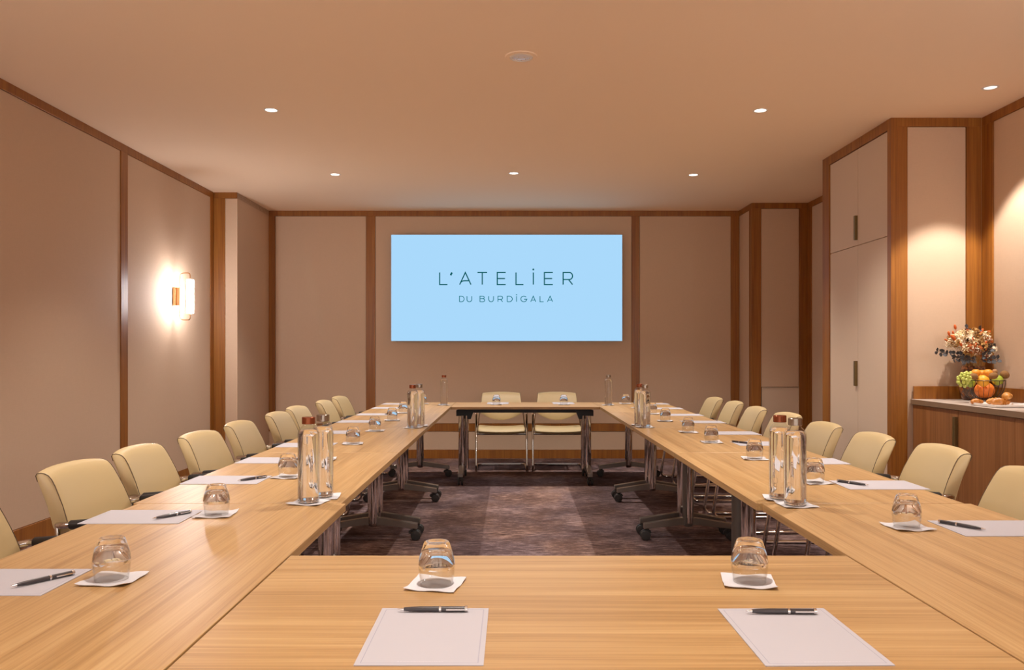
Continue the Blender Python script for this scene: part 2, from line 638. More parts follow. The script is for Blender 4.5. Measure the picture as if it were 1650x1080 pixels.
# right wall behind the buffet (plane x = 3.33)
wr = Wall('wall_right', (3.344, 5.846), (0, -1), (-1, 0), 7.95, 'right beige panelled wall behind the buffet with cherry stiles')
wr.rail(0, 7.95, CEIL - RAIL_T, CEIL, 'top_rail')
wr.rail(0, 7.95, 0, 0.135, 'baseboard')
sr = [(0.0, 0.135), (2.3, 2.416), (4.6, 4.716), (7.8, 7.95)]
for a, b in sr:
    wr.stile(a, b, 0.135)
for (a, b), (c, d) in zip(sr[:-1], sr[1:]):
    wr.panel(b, c, 0.135, CEIL - RAIL_T)
# wall opposite the screen: three unseen windows between cherry posts, added for fill light
def front_wall():
    Y, xs = -2.1, (-2.9, -1.1, -0.9, 0.9, 1.1, 2.9)
    w = obj('wall_front', box(-3.4, 3.6, Y - 0.1, Y, 0.0, 0.45), M['linen'])
    tag(w, 'beige wall with three added tall windows opposite the screen', 'wall', kind='structure')
    obj('lintel', box(-3.4, 3.6, Y - 0.1, Y, 2.72, CEIL), M['linen'], w)
    for a, b in ((-3.4, xs[0]), (xs[1], xs[2]), (xs[3], xs[4]), (xs[5], 3.6)):
        obj('post', box(a, b, Y - 0.1, Y, 0.45, 2.72), M['cherry'], w)
    obj('top_rail', box(-3.1, 3.33, Y, Y + 0.014, CEIL - RAIL_T, CEIL), M['cherry'], w)
    obj('baseboard', box(-3.1, 3.33, Y, Y + 0.014, 0, 0.135), M['cherry'], w)
    for k, lab in enumerate(('tall window added for light opposite the screen, nearest the wall-lamp wall', 'tall window added for light opposite the screen, the middle one', 'tall window added for light opposite the screen, nearest the buffet wall')):
        a, b = xs[2 * k], xs[2 * k + 1]
        fr = obj('fill_window_%d' % (k + 1), box(a, b, Y - 0.07, Y - 0.02, 0.45, 0.50), M['cherry'])
        tag(fr, lab, 'fill_window', kind='structure')
        obj('frame_head', box(a, b, Y - 0.07, Y - 0.02, 2.67, 2.72), M['cherry'], fr)
        obj('frame_jamb', box(a, a + 0.05, Y - 0.07, Y - 0.02, 0.50, 2.67), M['cherry'], fr)
        obj('frame_jamb', box(b - 0.05, b, Y - 0.07, Y - 0.02, 0.50, 2.67), M['cherry'], fr)
        obj('pane', box(a + 0.05, b - 0.05, Y - 0.050, Y - 0.044, 0.50, 2.67), M['glass_wall'], fr)
front_wall()

# ------------------------------------------------------------------ tall closet
def tall_closet():
    t = empty('tall_closet', (0, 0, 0))
    tag(t, 'tall built-in closet with four pale doors in a cherry wood frame', 'closet')
    X0, Y0, Y1, XR = 2.69, 5.846, 7.13, 3.33
    obj('body', box(X0 + 0.02, XR + 0.01, Y0 + 0.014, Y1, 0.0, CEIL), M['linen'], t)
    # side that faces the tables: frame and doors
    obj('stile', box(X0 - 0.004, X0 + 0.03, Y0 - 0.004, Y0 + 0.055, 0, CEIL, bev=0.0015), M['cherry'], t)
    obj('stile', box(X0 - 0.004, X0 + 0.03, 6.985, Y1, 0, CEIL, bev=0.0015), M['cherry'], t)
    obj('top_rail', box(X0 - 0.004, X0 + 0.03, Y0 + 0.055, 6.985, CEIL - 0.075, CEIL, bev=0.0015), M['cherry'], t)
    obj('plinth', box(X0, X0 + 0.03, Y0 + 0.055, 6.985, 0, 0.07, bev=0.0015), M['cherry'], t)
    ym = 6.425
    for z0, z1, h0, h1 in ((0.074, 2.078, 0.985, 1.18), (2.084, CEIL - 0.079, 2.125, 2.315)):
        for a, b, hy in ((Y0 + 0.059, ym - 0.002, None), (ym + 0.002, 6.981, ym + 0.004)):
            d = obj('door', box(X0 + 0.006, X0 + 0.028, a, b, z0, z1, bev=0.001), M['door_lacquer'], t)
            if hy is not None:
                obj('handle', box(X0 - 0.016, X0 + 0.008, hy, hy + 0.026, h0, h1, bev=0.0015), M['bronze'], d)
    # end that faces the buffet
    obj('end_stile', box(X0 + 0.03, X0 + 0.114, Y0 - 0.004, Y0 + 0.02, 0, CEIL - RAIL_T, bev=0.0015), M['cherry'], t)
    obj('end_stile', box(3.222, XR - 0.002, Y0 - 0.004, Y0 + 0.02, 0, CEIL - RAIL_T, bev=0.0015), M['cherry'], t)
    obj('end_rail', box(X0 + 0.03, XR - 0.002, Y0 - 0.004, Y0 + 0.02, CEIL - RAIL_T, CEIL, bev=0.0015), M['cherry'], t)
    obj('end_panel', box(X0 + 0.117, 3.219, Y0 + 0.003, Y0 + 0.02, 0, CEIL - RAIL_T - 0.003, bev=0.0015), M['linen'], t)
    return t
tall_closet()

# ------------------------------------------------------------------ buffet
def buffet():
    t = empty('buffet_cabinet', (0, 0, 0))
    tag(t, 'low brown wooden buffet cabinet with bronze handles along the right wall', 'cabinet')
    X0, X1, Y1, Y0 = 2.84, 3.315, 5.838, 2.84
    obj('carcass', box(X0 + 0.022, X1, Y0, Y1, 0.08, 0.88), M['buffet_wood'], t)
    obj('plinth', box(X0 + 0.06, X1, Y0, Y1, 0.0, 0.08), M['buffet_wood'], t)
    ys = [Y1, 5.245, 4.655, 4.06, 3.46, Y0]
    for i in range(5):
        a, b = ys[i + 1] + 0.002, ys[i] - 0.002
        d = obj('door', box(X0, X0 + 0.02, a, b, 0.085, 0.876, bev=0.001), M['buffet_wood'], t)
        if i in (0, 2, 4):
            obj('handle', box(X0 - 0.022, X0 + 0.002, a + 0.004, a + 0.03, 0.60, 0.835, bev=0.0015), M['bronze'], d)
    c = obj('countertop', box(X0 - 0.014, X1 + 0.0, Y0, Y1, 0.881, 0.917, bev=0.0015), M['counter'])
    tag(c, 'pale stone countertop lying on the brown buffet cabinet', 'countertop')
    obj('edge_strip', box(X0 - 0.0165, X0 - 0.0142, Y0, Y1, 0.881, 0.9155), simple('taupe_edge', (0.23, 0.145, 0.085), rough=0.5), c)
    u = empty('wooden_upstand', (0, 0, 0))
    tag(u, 'low honey wood upstand running behind the buffet countertop', 'upstand')
    obj('upstand_board', box(X1 + 0.0005, X1 + 0.013, Y0, Y1 - 0.0005, 0.917, 1.008, bev=0.001), M['cherry'], u)
    obj('upstand_board', box(X0 + 0.0, X1, Y1 - 0.018, Y1 - 0.002, 0.9175, 1.008, bev=0.001), M['cherry'], u)
buffet()

# ------------------------------------------------------------------ screen with its words
def ribbon(bm, pts, w, y, closed=False):
    """flat stroke in the x-z plane"""
    pts = [Vector((p[0], p[1])) for p in pts]
    n = len(pts)
    L, R = [], []
    for i in range(n):
        if closed:
            a, b = pts[i - 1], pts[(i + 1) % n]
            d0, d1 = (pts[i] - a).normalized(), (b - pts[i]).normalized()
        else:
            d0 = (pts[i] - pts[i - 1]).normalized() if i > 0 else None
            d1 = (pts[i + 1] - pts[i]).normalized() if i < n - 1 else None
            d0 = d0 if d0 is not None else d1
            d1 = d1 if d1 is not None else d0
        nn = Vector((-(d0.y + d1.y), d0.x + d1.x)).normalized()
        k = max(0.35, nn.dot(Vector((-d0.y, d0.x))))
        L.append(bm.verts.new((pts[i].x + nn.x * w / 2 / k, y, pts[i].y + nn.y * w / 2 / k)))
        R.append(bm.verts.new((pts[i].x - nn.x * w / 2 / k, y, pts[i].y - nn.y * w / 2 / k)))
    for i in range(n if closed else n - 1):
        j = (i + 1) % n
        bm.faces.new((L[i], L[j], R[j], R[i]))

def arc(cx, cy_, rx, ry, a0, a1, n=12):
    return [(cx + rx * math.cos(math.radians(a0 + (a1 - a0) * k / n)), cy_ + ry * math.sin(math.radians(a0 + (a1 - a0) * k / n))) for k in range(n + 1)]

def glyph(ch):
    """strokes in a unit box: x 0..1, y 0..1"""
    if ch == 'L': return [[(0, 1), (0, 0), (1, 0)]]
    if ch == 'T': return [[(0, 1), (1, 1)], [(0.5, 1), (0.5, 0)]]
    if ch == 'E': return [[(1, 1), (0, 1), (0, 0), (1, 0)], [(0, 0.5), (0.92, 0.5)]]
    if ch == 'i': return [[(0.5, 1), (0.5, 0)], ('dot', 0.5, 1.25)]
    if ch == "'": return [[(1, 1), (0.25, 0.77)]]
    if ch == 'A': return [[(0, 0), (0.5, 1), (1, 0)], [(0.12, 0.2), (0.2, 0.27), (0.34, 0.31), (0.5, 0.32), (0.85, 0.32)]]
    if ch == 'a': return [[(0, 0), (0.5, 1), (1, 0)], [(0.15, 0.3), (0.85, 0.3)]]
    if ch == 'R': return [[(0, 0), (0, 1), (0.66, 1)] + arc(0.66, 0.71, 0.34, 0.29, 80, -80) + [(0.66, 0.42), (0, 0.42)], [(0.58, 0.42), (1, 0)]]
    if ch == 'D': return [[(0, 0), (0, 1), (0.4, 1)] + arc(0.4, 0.5, 0.6, 0.5, 80, -80) + [(0.4, 0), (0, 0)]]
    if ch == 'U': return [[(0, 1), (0, 0.42)] + arc(0.5, 0.42, 0.5, 0.42, 190, 350) + [(1, 0.42), (1, 1)]]
    if ch == 'B': return [[(0, 0), (0, 1), (0.55, 1)] + arc(0.55, 0.77, 0.36, 0.23, 80, -80) + [(0.55, 0.54), (0.1, 0.54)], [(0.55, 0.54)] + arc(0.6, 0.27, 0.4, 0.27, 80, -80) + [(0.55, 0), (0, 0)]]
    if ch == 'G': return [arc(0.5, 0.5, 0.5, 0.5, 40, 355, 22) + [(1.0, 0.46), (0.55, 0.46)]]
    return []

def make_screen():
    X0, X1, Z0, Z1, Y = -1.410, 1.287, 1.377, 2.620, 9.60
    t = empty('wall_screen', ((X0 + X1) / 2, Y, Z0))
    tag(t, 'wide light blue lit screen with thin teal lettering on the far wall', 'screen')
    cx = (X0 + X1) / 2
    W, H = X1 - X0, Z1 - Z0
    obj('housing', box(-W / 2 + 0.0, W / 2, 0.002, 0.03, 0, H, bev=0.002), M['screen_rim'], t)
    obj('mount', box(-0.4, 0.4, 0.03, 0.086, 0.3, H - 0.3), M['black'], t)
    scr = obj('display', box(-W / 2 + 0.004, W / 2 - 0.004, -0.002, 0.003, 0.004, H - 0.004), M['screen_on'], t)
    def px(x, y):   # pixel of the crop used to measure the letters -> local x, z
        return ((x - 825) * Y / 1328 - cx, 1.247 + (568 - y) * Y / 1328 - Z0)
    def crop(u, v):
        return px(690 + u / 6.111, 420 + v / 6.111)
    def word(specs, top, base, w, mat, small):
        for ch, u0, u1 in specs:
            bm = bmesh.new()
            a = crop(u0, base)
            b = crop(u1, top)
            sx, sz = b[0] - a[0], b[1] - a[1]
            g = 'a' if (small and ch == 'A') else ch
            for s in glyph(g):
                if s[0] == 'dot':
                    c = (a[0] + sx * s[1], a[1] + sz * s[2])
                    r = w * 0.85
                    vs_ = [bm.verts.new((c[0] + r * math.cos(k * PI / 6), -0.0035, c[1] + r * math.sin(k * PI / 6))) for k in range(12)]
                    bm.faces.new(vs_)
                else:
                    ribbon(bm, [(a[0] + sx * p[0], a[1] + sz * p[1]) for p in s], w * (1.6 if ch == "'" else 1.0), -0.0035)
            o = obj('letter', bm, M[mat], scr)
    word([('L', 113, 190), ("'", 216, 234), ('A', 310, 421), ('T', 485, 580), ('E', 680, 763), ('L', 864, 938), ('i', 1020, 1050), ('E', 1144, 1227), ('R', 1328, 1421)],
         118, 237, 0.0132, 'screen_text', False)
    word([('D', 308, 354), ('U', 381, 429), ('B', 509, 556), ('U', 596, 643), ('R', 687, 732), ('D', 778, 828), ('i', 860, 880), ('G', 912, 971), ('A', 1010, 1059), ('L', 1100, 1136), ('A', 1174, 1225)],
         351, 406, 0.0088, 'screen_text_small', True)
make_screen()

# ------------------------------------------------------------------ ceiling lights
ORD = ['first', 'second', 'third', 'fourth', 'fifth', 'sixth', 'seventh', 'eighth', 'ninth', 'tenth', 'eleventh']
ring_me = None
def downlight(x, y, label, glow='lamp_glow', power=LAMP_W, r=0.037, aim=None, angle=LAMP_ANGLE, blend=1.0):
    t = empty('downlight', (x, y, CEIL))
    tag(t, label, 'ceiling light', 'small recessed downlights')
    obj('trim_ring', lathe([(r, -0.001), (r + 0.004, -0.004), (r + 0.012, -0.003), (r + 0.013, 0.0), (r, 0.0)], 28, close=True), M['lamp_white'], t, smooth=40)
    obj('lens', lathe([(0, -0.0022), (r * 0.9, -0.002), (r, -0.001), (r, -0.0002)], 28), M[glow], t, smooth=40)
    ld = bpy.data.lights.new('downlight_beam', 'SPOT')
    ld.energy = power
    ld.color = LAMP_COL
    ld.spot_size = math.radians(angle)
    ld.spot_blend = blend
    ld.shadow_soft_size = 0.022
    lo = bpy.data.objects.new('downlight_beam', ld)
    link(lo, t)
    lo.location = (0, 0, -0.04)
    if aim is not None:
        d = Vector(aim) - Vector((x, y, CEIL - 0.04))
        lo.rotation_euler = d.to_track_quat('-Z', 'Y').to_euler()
    return t

downlight(-1.652, 5.655, 'small lit ceiling downlight over the wall-lamp side table row, farther from the screen wall')
downlight(1.707, 5.665, 'small lit ceiling downlight over the buffet side table row, near the closet front')
downlight(-1.652, 7.70, 'small lit ceiling downlight over the wall-lamp side row, near the screen wall')
downlight(0.017, 7.65, 'small lit ceiling downlight in front of the middle of the screen')
downlight(1.699, 7.72, 'small lit ceiling downlight over the buffet side row, near the screen wall')
for x in (-1.65, 0.02, 1.70):
    for y in (3.6, 1.45, -0.6):  # fourth and fifth rows are out of view, added to brighten the near end
        if x != 0.02 and y == 1.45:
            continue
        downlight(x, y, 'small lit ceiling downlight over the %s, %s row from the screen wall' % ({-1.65: 'wall-lamp side tables', 0.02: 'open middle', 1.70: 'buffet side tables'}[x], {3.6: 'third', 1.45: 'fourth', -0.6: 'fifth'}[y]))
downlight(3.005, 5.176, 'small dim ceiling spot over the buffet countertop, aimed at the bouquet', glow='spot_glow', power=SPOT_W, aim=(3.08, 5.62, 1.0), angle=62, blend=0.35)

def detector():
    t = empty('ceiling_fixture', (0.052, 4.633, CEIL))
    tag(t, 'larger unlit round ceiling fixture with pale lens and flange', 'ceiling fixture')
    obj('flange', lathe([(0.064, -0.002), (0.066, -0.007), (0.088, -0.005), (0.092, 0.0), (0.064, 0.0)], 40, close=True), M['ceiling'], t, smooth=40)
    obj('bezel', lathe([(0.050, -0.004), (0.054, -0.010), (0.064, -0.008), (0.066, 0.0), (0.05, 0.0)], 40, close=True), M['lamp_white'], t, smooth=40)
    obj('lens', lathe([(0, -0.012), (0.02, -0.0115), (0.036, -0.009), (0.050, -0.005), (0.050, -0.001)], 32), simple('pale_lens', (0.82, 0.80, 0.86), rough=0.15), t, smooth=60)
    for k in range(5):
        a = k * 2 * PI / 5 + 0.3
        obj('diode', lathe([(0, -0.0155), (0.003, -0.0145), (0.004, -0.008)], 10, cx=0.026 * math.cos(a), cy_=0.026 * math.sin(a)), M['silver'], t, smooth=60)
detector()

# ------------------------------------------------------------------ wall lamp
def sconce(x, y, rz, label):
    t = empty('wall_lamp', (x, y, 1.76), rz)
    tag(t, label, 'wall lamp', 'rose brass wall lamps')
    obj('backplate', box(0.0, 0.022, -0.03, 0.03, -0.083, 0.083, bev=0.002), M['brass'], t)
    obj('bracket', box(0.022, 0.055, -0.008, 0.008, -0.083, 0.083, bev=0.002), M['brass'], t)
    x0, x1, z0, z1 = 0.055, 0.147, -0.216, 0.216
    path = fillet([(x1, 0, z0 + 0.05), (x1, 0, z0), (x0, 0, z0), (x0, 0, z1), (x1, 0, z1), (x1, 0, z1 - 0.05)], 0.04, 8)
    obj('loop', tube(path, 0.0045, 10), M['brass'], t, smooth=40)
    r = 0.033
    obj('tube', lathe([(0, -0.154), (r - 0.004, -0.154), (r, -0.150), (r, 0.150), (r - 0.004, 0.154), (0, 0.154)], 28, cx=x1), M['tube_glow'], t, smooth=40)
    obj('added_rear_shield', box(x1 - r - 0.007, x1 - r + 0.001, -0.016, 0.016, -0.150, 0.150, bev=0.001), M['brass'], t)  # added strip blocks the tube's rear light to darken the wall behind
    for s in (-1, 1):
        obj('end_cap', lathe([(0, s * 0.174), (0.006, s * 0.173), (0.006, s * 0.1545), (0, s * 0.1545)], 16, cx=x1), M['brass'], t, smooth=40)
sconce(-3.1, 7.56, 0, 'rose brass wall lamp with glowing tube, beside the corner pier near the screen wall')
sconce(-3.1, 1.72, 0, 'added rose brass wall lamp with glowing tube, middle panel of the long left wall')  # from here on the lamps are unseen, added to lift the ceiling brightness
sconce(-3.1, -0.55, 0, 'added rose brass wall lamp with glowing tube, left wall panel nearest the windows')
sconce(3.33, 2.35, PI, 'added rose brass wall lamp with glowing tube, beyond the end of the buffet')
sconce(3.33, -0.55, PI, 'added rose brass wall lamp with glowing tube, buffet wall panel nearest the windows')

# ------------------------------------------------------------------ tables
TZ = 0.74
def make_table(L, W, post, foot):
    t = empty('conference_table')
    obj('tabletop', box(-L / 2, L / 2, -W / 2, W / 2, TZ - 0.025, TZ, bev=0.0015), M['oak'], t)
    xc = L / 2 - 0.085
    bm = bmesh.new()
    add_box(bm, -xc + 0.03, xc - 0.03, -0.028, 0.028, TZ - 0.078, TZ - 0.0255, bev=0.003)
    obj('beam', bm, M['black'], t)
    for s in (-1, 1):
        x = s * xc
        obj('corner_bracket', prism([(x + s * 0.055, TZ - 0.055), (x + s * 0.055, TZ - 0.11), (x - s * 0.05, TZ - 0.105), (x - s * 0.06, TZ - 0.14), (x - s * 0.085, TZ - 0.14), (x - s * 0.105, TZ - 0.085), (x - s * 0.125, TZ - 0.0255), (x - s * 0.03, TZ - 0.0255)], 'y', -0.045, 0.045), M['black'], t)
        bm = lathe([(0, 0.088), (0.020, 0.090), (0.034, 0.102), (0.0365, 0.118), (0.0365, TZ - 0.10), (0, TZ - 0.10)], 28, cx=x, cy_=0.0)
        obj('column', bm, post, t, smooth=50)
        bm = lathe([(0, 0.12), (0.018, 0.12), (0.018, TZ - 0.10), (0, TZ - 0.10)], 18, cx=x - s * 0.046, cy_=0.0)
        obj('column_tube', bm, M['chrome'], t, smooth=50)
        bm = bmesh.new()
        h = 0.295
        prof = [(-h, 0.112), (-0.05, 0.150), (0.05, 0.150), (h, 0.112), (h, 0.076), (0.05, 0.104), (-0.05, 0.104), (-h, 0.076)]
        add_prism(bm, prof, 'x', x - 0.024, x + 0.024)
        bmesh.ops.bevel(bm, geom=bm.edges[:], offset=0.003, segments=1, affect='EDGES')
        f = obj('foot', bm, foot, t)
        for q in (-1, 1):
            bm = bmesh.new()
            yc = q * 0.272
            for dx in (-0.017, 0.017):
                bm2 = lathe([(0, -0.010), (0.022, -0.010), (0.031, -0.0085), (0.034, -0.004), (0.034, 0.004), (0.031, 0.0085), (0.022, 0.010), (0, 0.010)], 22)
                for v in bm2.verts:
                    c = v.co.copy()
                    v.co = (x + dx + c.z, yc + q * 0.012 + c.x, 0.034 + c.y)
                me = bpy.data.meshes.new('tmp')
                bm2.to_mesh(me)
                bm2.free()
                bm.from_mesh(me)
                bpy.data.meshes.remove(me)
            add_tube(bm, [(x, yc, 0.04), (x, yc, 0.08)], 0.011, 12)
            add_prism(bm, [(yc - 0.028, 0.05), (yc - 0.02, 0.068), (yc + 0.02, 0.072), (yc + 0.036, 0.06), (yc + 0.036, 0.044), (yc, 0.036)], 'x', x - 0.006, x + 0.006)
            obj('caster', bm, M['caster'], f, smooth=40)
    return t

ROWL, ROWR = 'wall-lamp side', 'buffet side'
def place_table(t, x, y, rz, label):
    t.location = (x, y, 0)
    t.rotation_euler = (0, 0, rz)
    tag(t, label, 'table', 'light oak conference tables in a ring')

base = make_table(1.394, 0.698, M['chrome'], M['foot_metal'])
place_table(make_table(1.388, 0.698, M['chrome'], M['foot_metal']), 0.1245, 8.018, 0, 'light oak table on chrome columns in front of the screen wall, two chairs behind')
row_y = [3.464, 4.864, 6.264, 7.664]
for i, y in enumerate(row_y):
    k = ORD[3 - i]
    place_table(base if i == 0 else copy_tree(base), -0.922, y, PI / 2, 'light oak table in the wall-lamp side row, %s from the screen wall' % k)
for i, y in enumerate(row_y):
    k = ORD[3 - i]
    lab = 'light oak table in the buffet side row, %s from the screen wall' % k
    if i == 1:
        place_table(make_table(1.394, 0.698, M['grey_metal'], M['foot_metal']), 1.170, y, PI / 2, lab + ', grey columns')
    else:
        place_table(copy_tree(base), 1.170, y, PI / 2, lab)
near = make_table(1.596, 0.698, M['chrome'], M['foot_metal'])
place_table(near, -0.906, 1.964, PI / 2, 'light oak table in the wall-lamp side row, farthest from the screen wall')
place_table(copy_tree(near), 1.188, 1.964, PI / 2, 'light oak table in the buffet side row, farthest from the screen wall')
place_table(make_table(1.386, 0.80, M['chrome'], M['foot_metal']), 0.141, 1.656, 0, 'light oak table closing the ring opposite the screen, two notepads on it')

# ------------------------------------------------------------------ chairs
def make_chair():
    t = empty('conference_chair')
    # backrest
    prof = [(0.0, 0.10), (0.04, 0.0), (0.2, 0.0), (0.4, 0.0), (0.6, 0.0), (0.78, 0.01), (0.89, 0.05), (0.955, 0.15), (0.99, 0.34), (1.0, 0.58), (0.99, 0.82),
            (0.95, 0.96), (0.85, 1.0), (0.6, 1.0), (0.4, 1.0), (0.2, 1.0), (0.04, 1.0), (0.0, 0.90)]
    us = [-1, -0.985, -0.96, -0.8, -0.6, -0.4, -0.2, 0, 0.2, 0.4, 0.6, 0.8, 0.96, 0.985, 1]
    def back_pt(u, a, b):
        zb = 0.515 + 0.085 * u * u
        zt = 0.815 - 0.014 * abs(u) ** 2.4
        z = zb + (zt - zb) * a
        th = 0.062
        yf = -0.126 - (z - 0.5) * 0.385 - 0.016 * (1 - u * u) + 0.012 * math.sin(PI * max(0, min(1, (z - 0.52) / 0.28)))
        hw = 0.240 - 0.032 * (z - 0.55) / 0.26
        ins = 0.0 if abs(u) < 0.97 else (0.0012 if abs(u) < 0.99 else 0.005)
        bb = ins / th + b * (1 - 2 * ins / th)
        return Vector((u * hw, yf - th * bb, z + (ins if a < 0.5 else -ins) * 0.7))
    bm = bmesh.new()
    rings = [[bm.verts.new(back_pt(u, a, b)) for a, b in prof] for u in us]
    for A, B in zip(rings[:-1], rings[1:]):
        for k in range(len(prof)):
            j = (k + 1) % len(prof)
            bm.faces.new((A[k], A[j], B[j], B[k]))
    bm.faces.new(rings[0])
    bm.faces.new(rings[-1][::-1])
    br = obj('backrest', bm, M['leather'], t, smooth=50)
    for s in (-1, 1):
        pts = [back_pt(s * 0.985, a, b) + Vector((s * 0.0012, 0, 0)) for a, b in prof[1:13]]
        obj('piping', tube(pts, 0.0017, 6), M['piping'], br, smooth=60)
    # seat
    sp = [(-0.20, 0.02), (-0.21, 0.035), (-0.20, 0.06), (-0.1, 0.066), (0.0, 0.066), (0.1, 0.068), (0.16, 0.066), (0.195, 0.052), (0.205, 0.030), (0.19, 0.010), (0.15, 0.0), (0.0, 0.0), (-0.15, 0.0)]
    us = [-1, -0.98, -0.93, -0.75, -0.5, -0.25, 0, 0.25, 0.5, 0.75, 0.93, 0.98, 1]
    bm = bmesh.new()
    rings = []
    for u in us:
        k = 1.0 if abs(u) < 0.95 else (0.94 if abs(u) < 0.99 else 0.80)
        rings.append([bm.verts.new((u * 0.243, y * (1 - (1 - k) * 0.15), 0.432 + (z - 0.033) * k - 0.012 * (1 - u * u))) for y, z in sp])
    for A, B in zip(rings[:-1], rings[1:]):
        for k in range(len(sp)):
            j = (k + 1) % len(sp)
            bm.faces.new((A[k], A[j], B[j], B[k]))
    bm.faces.new(rings[0])
    bm.faces.new(rings[-1][::-1])
    obj('seat', bm, M['leather'], t, smooth=60)
    # cantilever frame
    w, r = 0.264, 0.0125
    half = [(-0.222, -0.205, 0.612), (-w, -0.165, 0.620), (-w, 0.105, 0.640), (-w, 0.205, r + 0.0005), (-w, -0.34, r + 0.0005)]
    path = half + [(-p[0], p[1], p[2]) for p in half[::-1]]
    obj('frame', tube(fillet(path, 0.055, 7), r, 12), M['chrome'], t, smooth=60)
    for y in (-0.14, 0.135):
        obj('crossbar', tube([(-w, y, 0.392), (w, y, 0.392)], 0.010, 10), M['chrome'], t, smooth=60)
    for s in (-1, 1):
        obj('side_bar', tube(fillet([(s * w, 0.14, 0.392), (s * (w - 0.004), -0.16, 0.392), (s * 0.235, -0.20, 0.62)], 0.05, 5), 0.009, 10), M['chrome'], t, smooth=60)
        obj('armrest', tube([(s * w, -0.135, 0.6225), (s * w, -0.13, 0.6228), (s * w, 0.055, 0.6365), (s * w, 0.06, 0.637)], [0.014, 0.0175, 0.0175, 0.014], 12), M['black'], t, smooth=60)
    return t

chair0 = make_chair()
used = [False]
def chair(x, y, rz, label):
    c = chair0 if not used[0] else copy_tree(chair0)
    used[0] = True
    c.location = (x, y, 0)
    c.rotation_euler = (0, 0, rz)
    tag(c, label, 'chair', 'cream conference chairs')

left_ch = [(2.44, -1.44), (3.24, -1.455), (3.83, -1.465), (4.49, -1.44), (5.19, -1.45), (5.99, -1.44), (6.64, -1.47), (7.46, -1.435), (8.15, -1.44)]
right_ch = [(3.04, 1.675), (3.845, 1.735), (4.43, 1.675), (5.10, 1.67), (5.91, 1.712), (6.59, 1.685), (7.34, 1.715), (7.96, 1.69)]
for i, (y, x) in enumerate(left_ch):
    chair(x, y, -PI / 2 + random.uniform(-0.05, 0.05), 'cream leather chair along the wall-lamp side row, %s from the screen wall' % ORD[len(left_ch) - 1 - i])
for i, (y, x) in enumerate(right_ch):
    chair(x, y, PI / 2 + random.uniform(-0.05, 0.05), 'cream leather chair along the buffet side row, %s from the screen wall' % ORD[len(right_ch) - 1 - i])
chair(-0.113, 8.765, PI + 0.02, 'cream leather chair facing away from the screen, on the wall-lamp side half')
chair(0.486, 8.765, PI - 0.02, 'cream leather chair facing away from the screen, on the buffet side half')

# ------------------------------------------------------------------ things on the tables
def napkin_mesh(seed):
    rnd = random.Random(seed)
    n, s = 10, 0.0555
    amp = [rnd.uniform(0.0, 1.0) * (0.010 if k < 2 else 0.004) for k in range(4)]
    rnd.shuffle(amp)
    ph = rnd.uniform(0, 6)
    def h(u, v):
        z = 0.0006
        for (su, sv), a in zip(((1, 1), (-1, 1), (-1, -1), (1, -1)), amp):
            q = max(0.0, (su * u + sv * v) / 2 - 0.54)
            z += a * (q / 0.46) ** 1.6
        r2 = max(0.0, max(abs(u), abs(v)) - 0.80) / 0.20
        z += 0.0012 * r2 * (1 + math.sin(5 * (u - v) + ph))
        return z
    bm = bmesh.new()
    top, bot = [], []
    for i in range(n + 1):
        a, b = [], []
        for j in range(n + 1):
            u, v = -1 + 2 * i / n, -1 + 2 * j / n
            z = h(u, v)
            a.append(bm.verts.new((u * s, v * s, z + 0.0011)))
            b.append(bm.verts.new((u * s, v * s, z)))
        top.append(a)
        bot.append(b)
    for i in range(n):
        for j in range(n):
            bm.faces.new((top[i][j], top[i + 1][j], top[i + 1][j + 1], top[i][j + 1]))
            bm.faces.new((bot[i][j], bot[i][j + 1], bot[i + 1][j + 1], bot[i + 1][j]))
    for i in range(n):
        bm.faces.new((top[i][0], bot[i][0], bot[i + 1][0], top[i + 1][0]))
        bm.faces.new((top[i + 1][n], bot[i + 1][n], bot[i][n], top[i][n]))
        bm.faces.new((top[0][i + 1], bot[0][i + 1], bot[0][i], top[0][i]))
        bm.faces.new((top[n][i], bot[n][i], bot[n][i + 1], top[n][i + 1]))
    me_o = obj('napkin', bm, M['napkin'], smooth=60)
    return me_o

nap_src = [napkin_mesh(k) for k in (3, 11, 21, 35)]
nap_used = [False] * 4
def napkin(x, y, rz, label):
    k = random.randrange(4)
    if not nap_used[k]:
        o = nap_src[k]
        nap_used[k] = True
    else:
        o = nap_src[k].copy()
        C.objects.link(o)
    o.location = (x, y, TZ + 0.0002)
    o.rotation_euler = (0, 0, rz + random.choice((0, PI / 2, PI, -PI / 2)))
    tag(o, label, 'napkin', 'white paper napkins on the tables')

def glass_mesh():
    bm = bmesh.new()
    # upside-down tumbler: rim at z = 0, thick base at the top
    outer = [(0.0345, 0.0), (0.0352, 0.0008), (0.0375, 0.018), (0.0393, 0.034), (0.0395, 0.044), (0.0384, 0.054), (0.0358, 0.066), (0.0318, 0.079), (0.0290, 0.0880), (0.0270, 0.0920), (0.0250, 0.0935), (0.021, 0.0935), (0.018, 0.0920), (0.0, 0.0910)]
    inner = [(0.0, 0.0755), (0.014, 0.0745), (0.021, 0.071), (0.0265, 0.0645), (0.0315, 0.055), (0.0358, 0.045), (0.0374, 0.036), (0.0356, 0.018), (0.0335, 0.0008), (0.0338, 0.0)]
    prof = outer + inner
    mi = []
    for k in range(len(prof) - 1):
        zmid = (prof[k][1] + prof[k + 1][1]) / 2
        mi.append(1 if zmid > 0.040 else 0)
    mi.append(0)
    add_lathe(bm, prof, 36, mi=mi, close=True)
    return obj('water_glass', bm, [M['glass_wall'], M['glass_solid']], smooth=60)

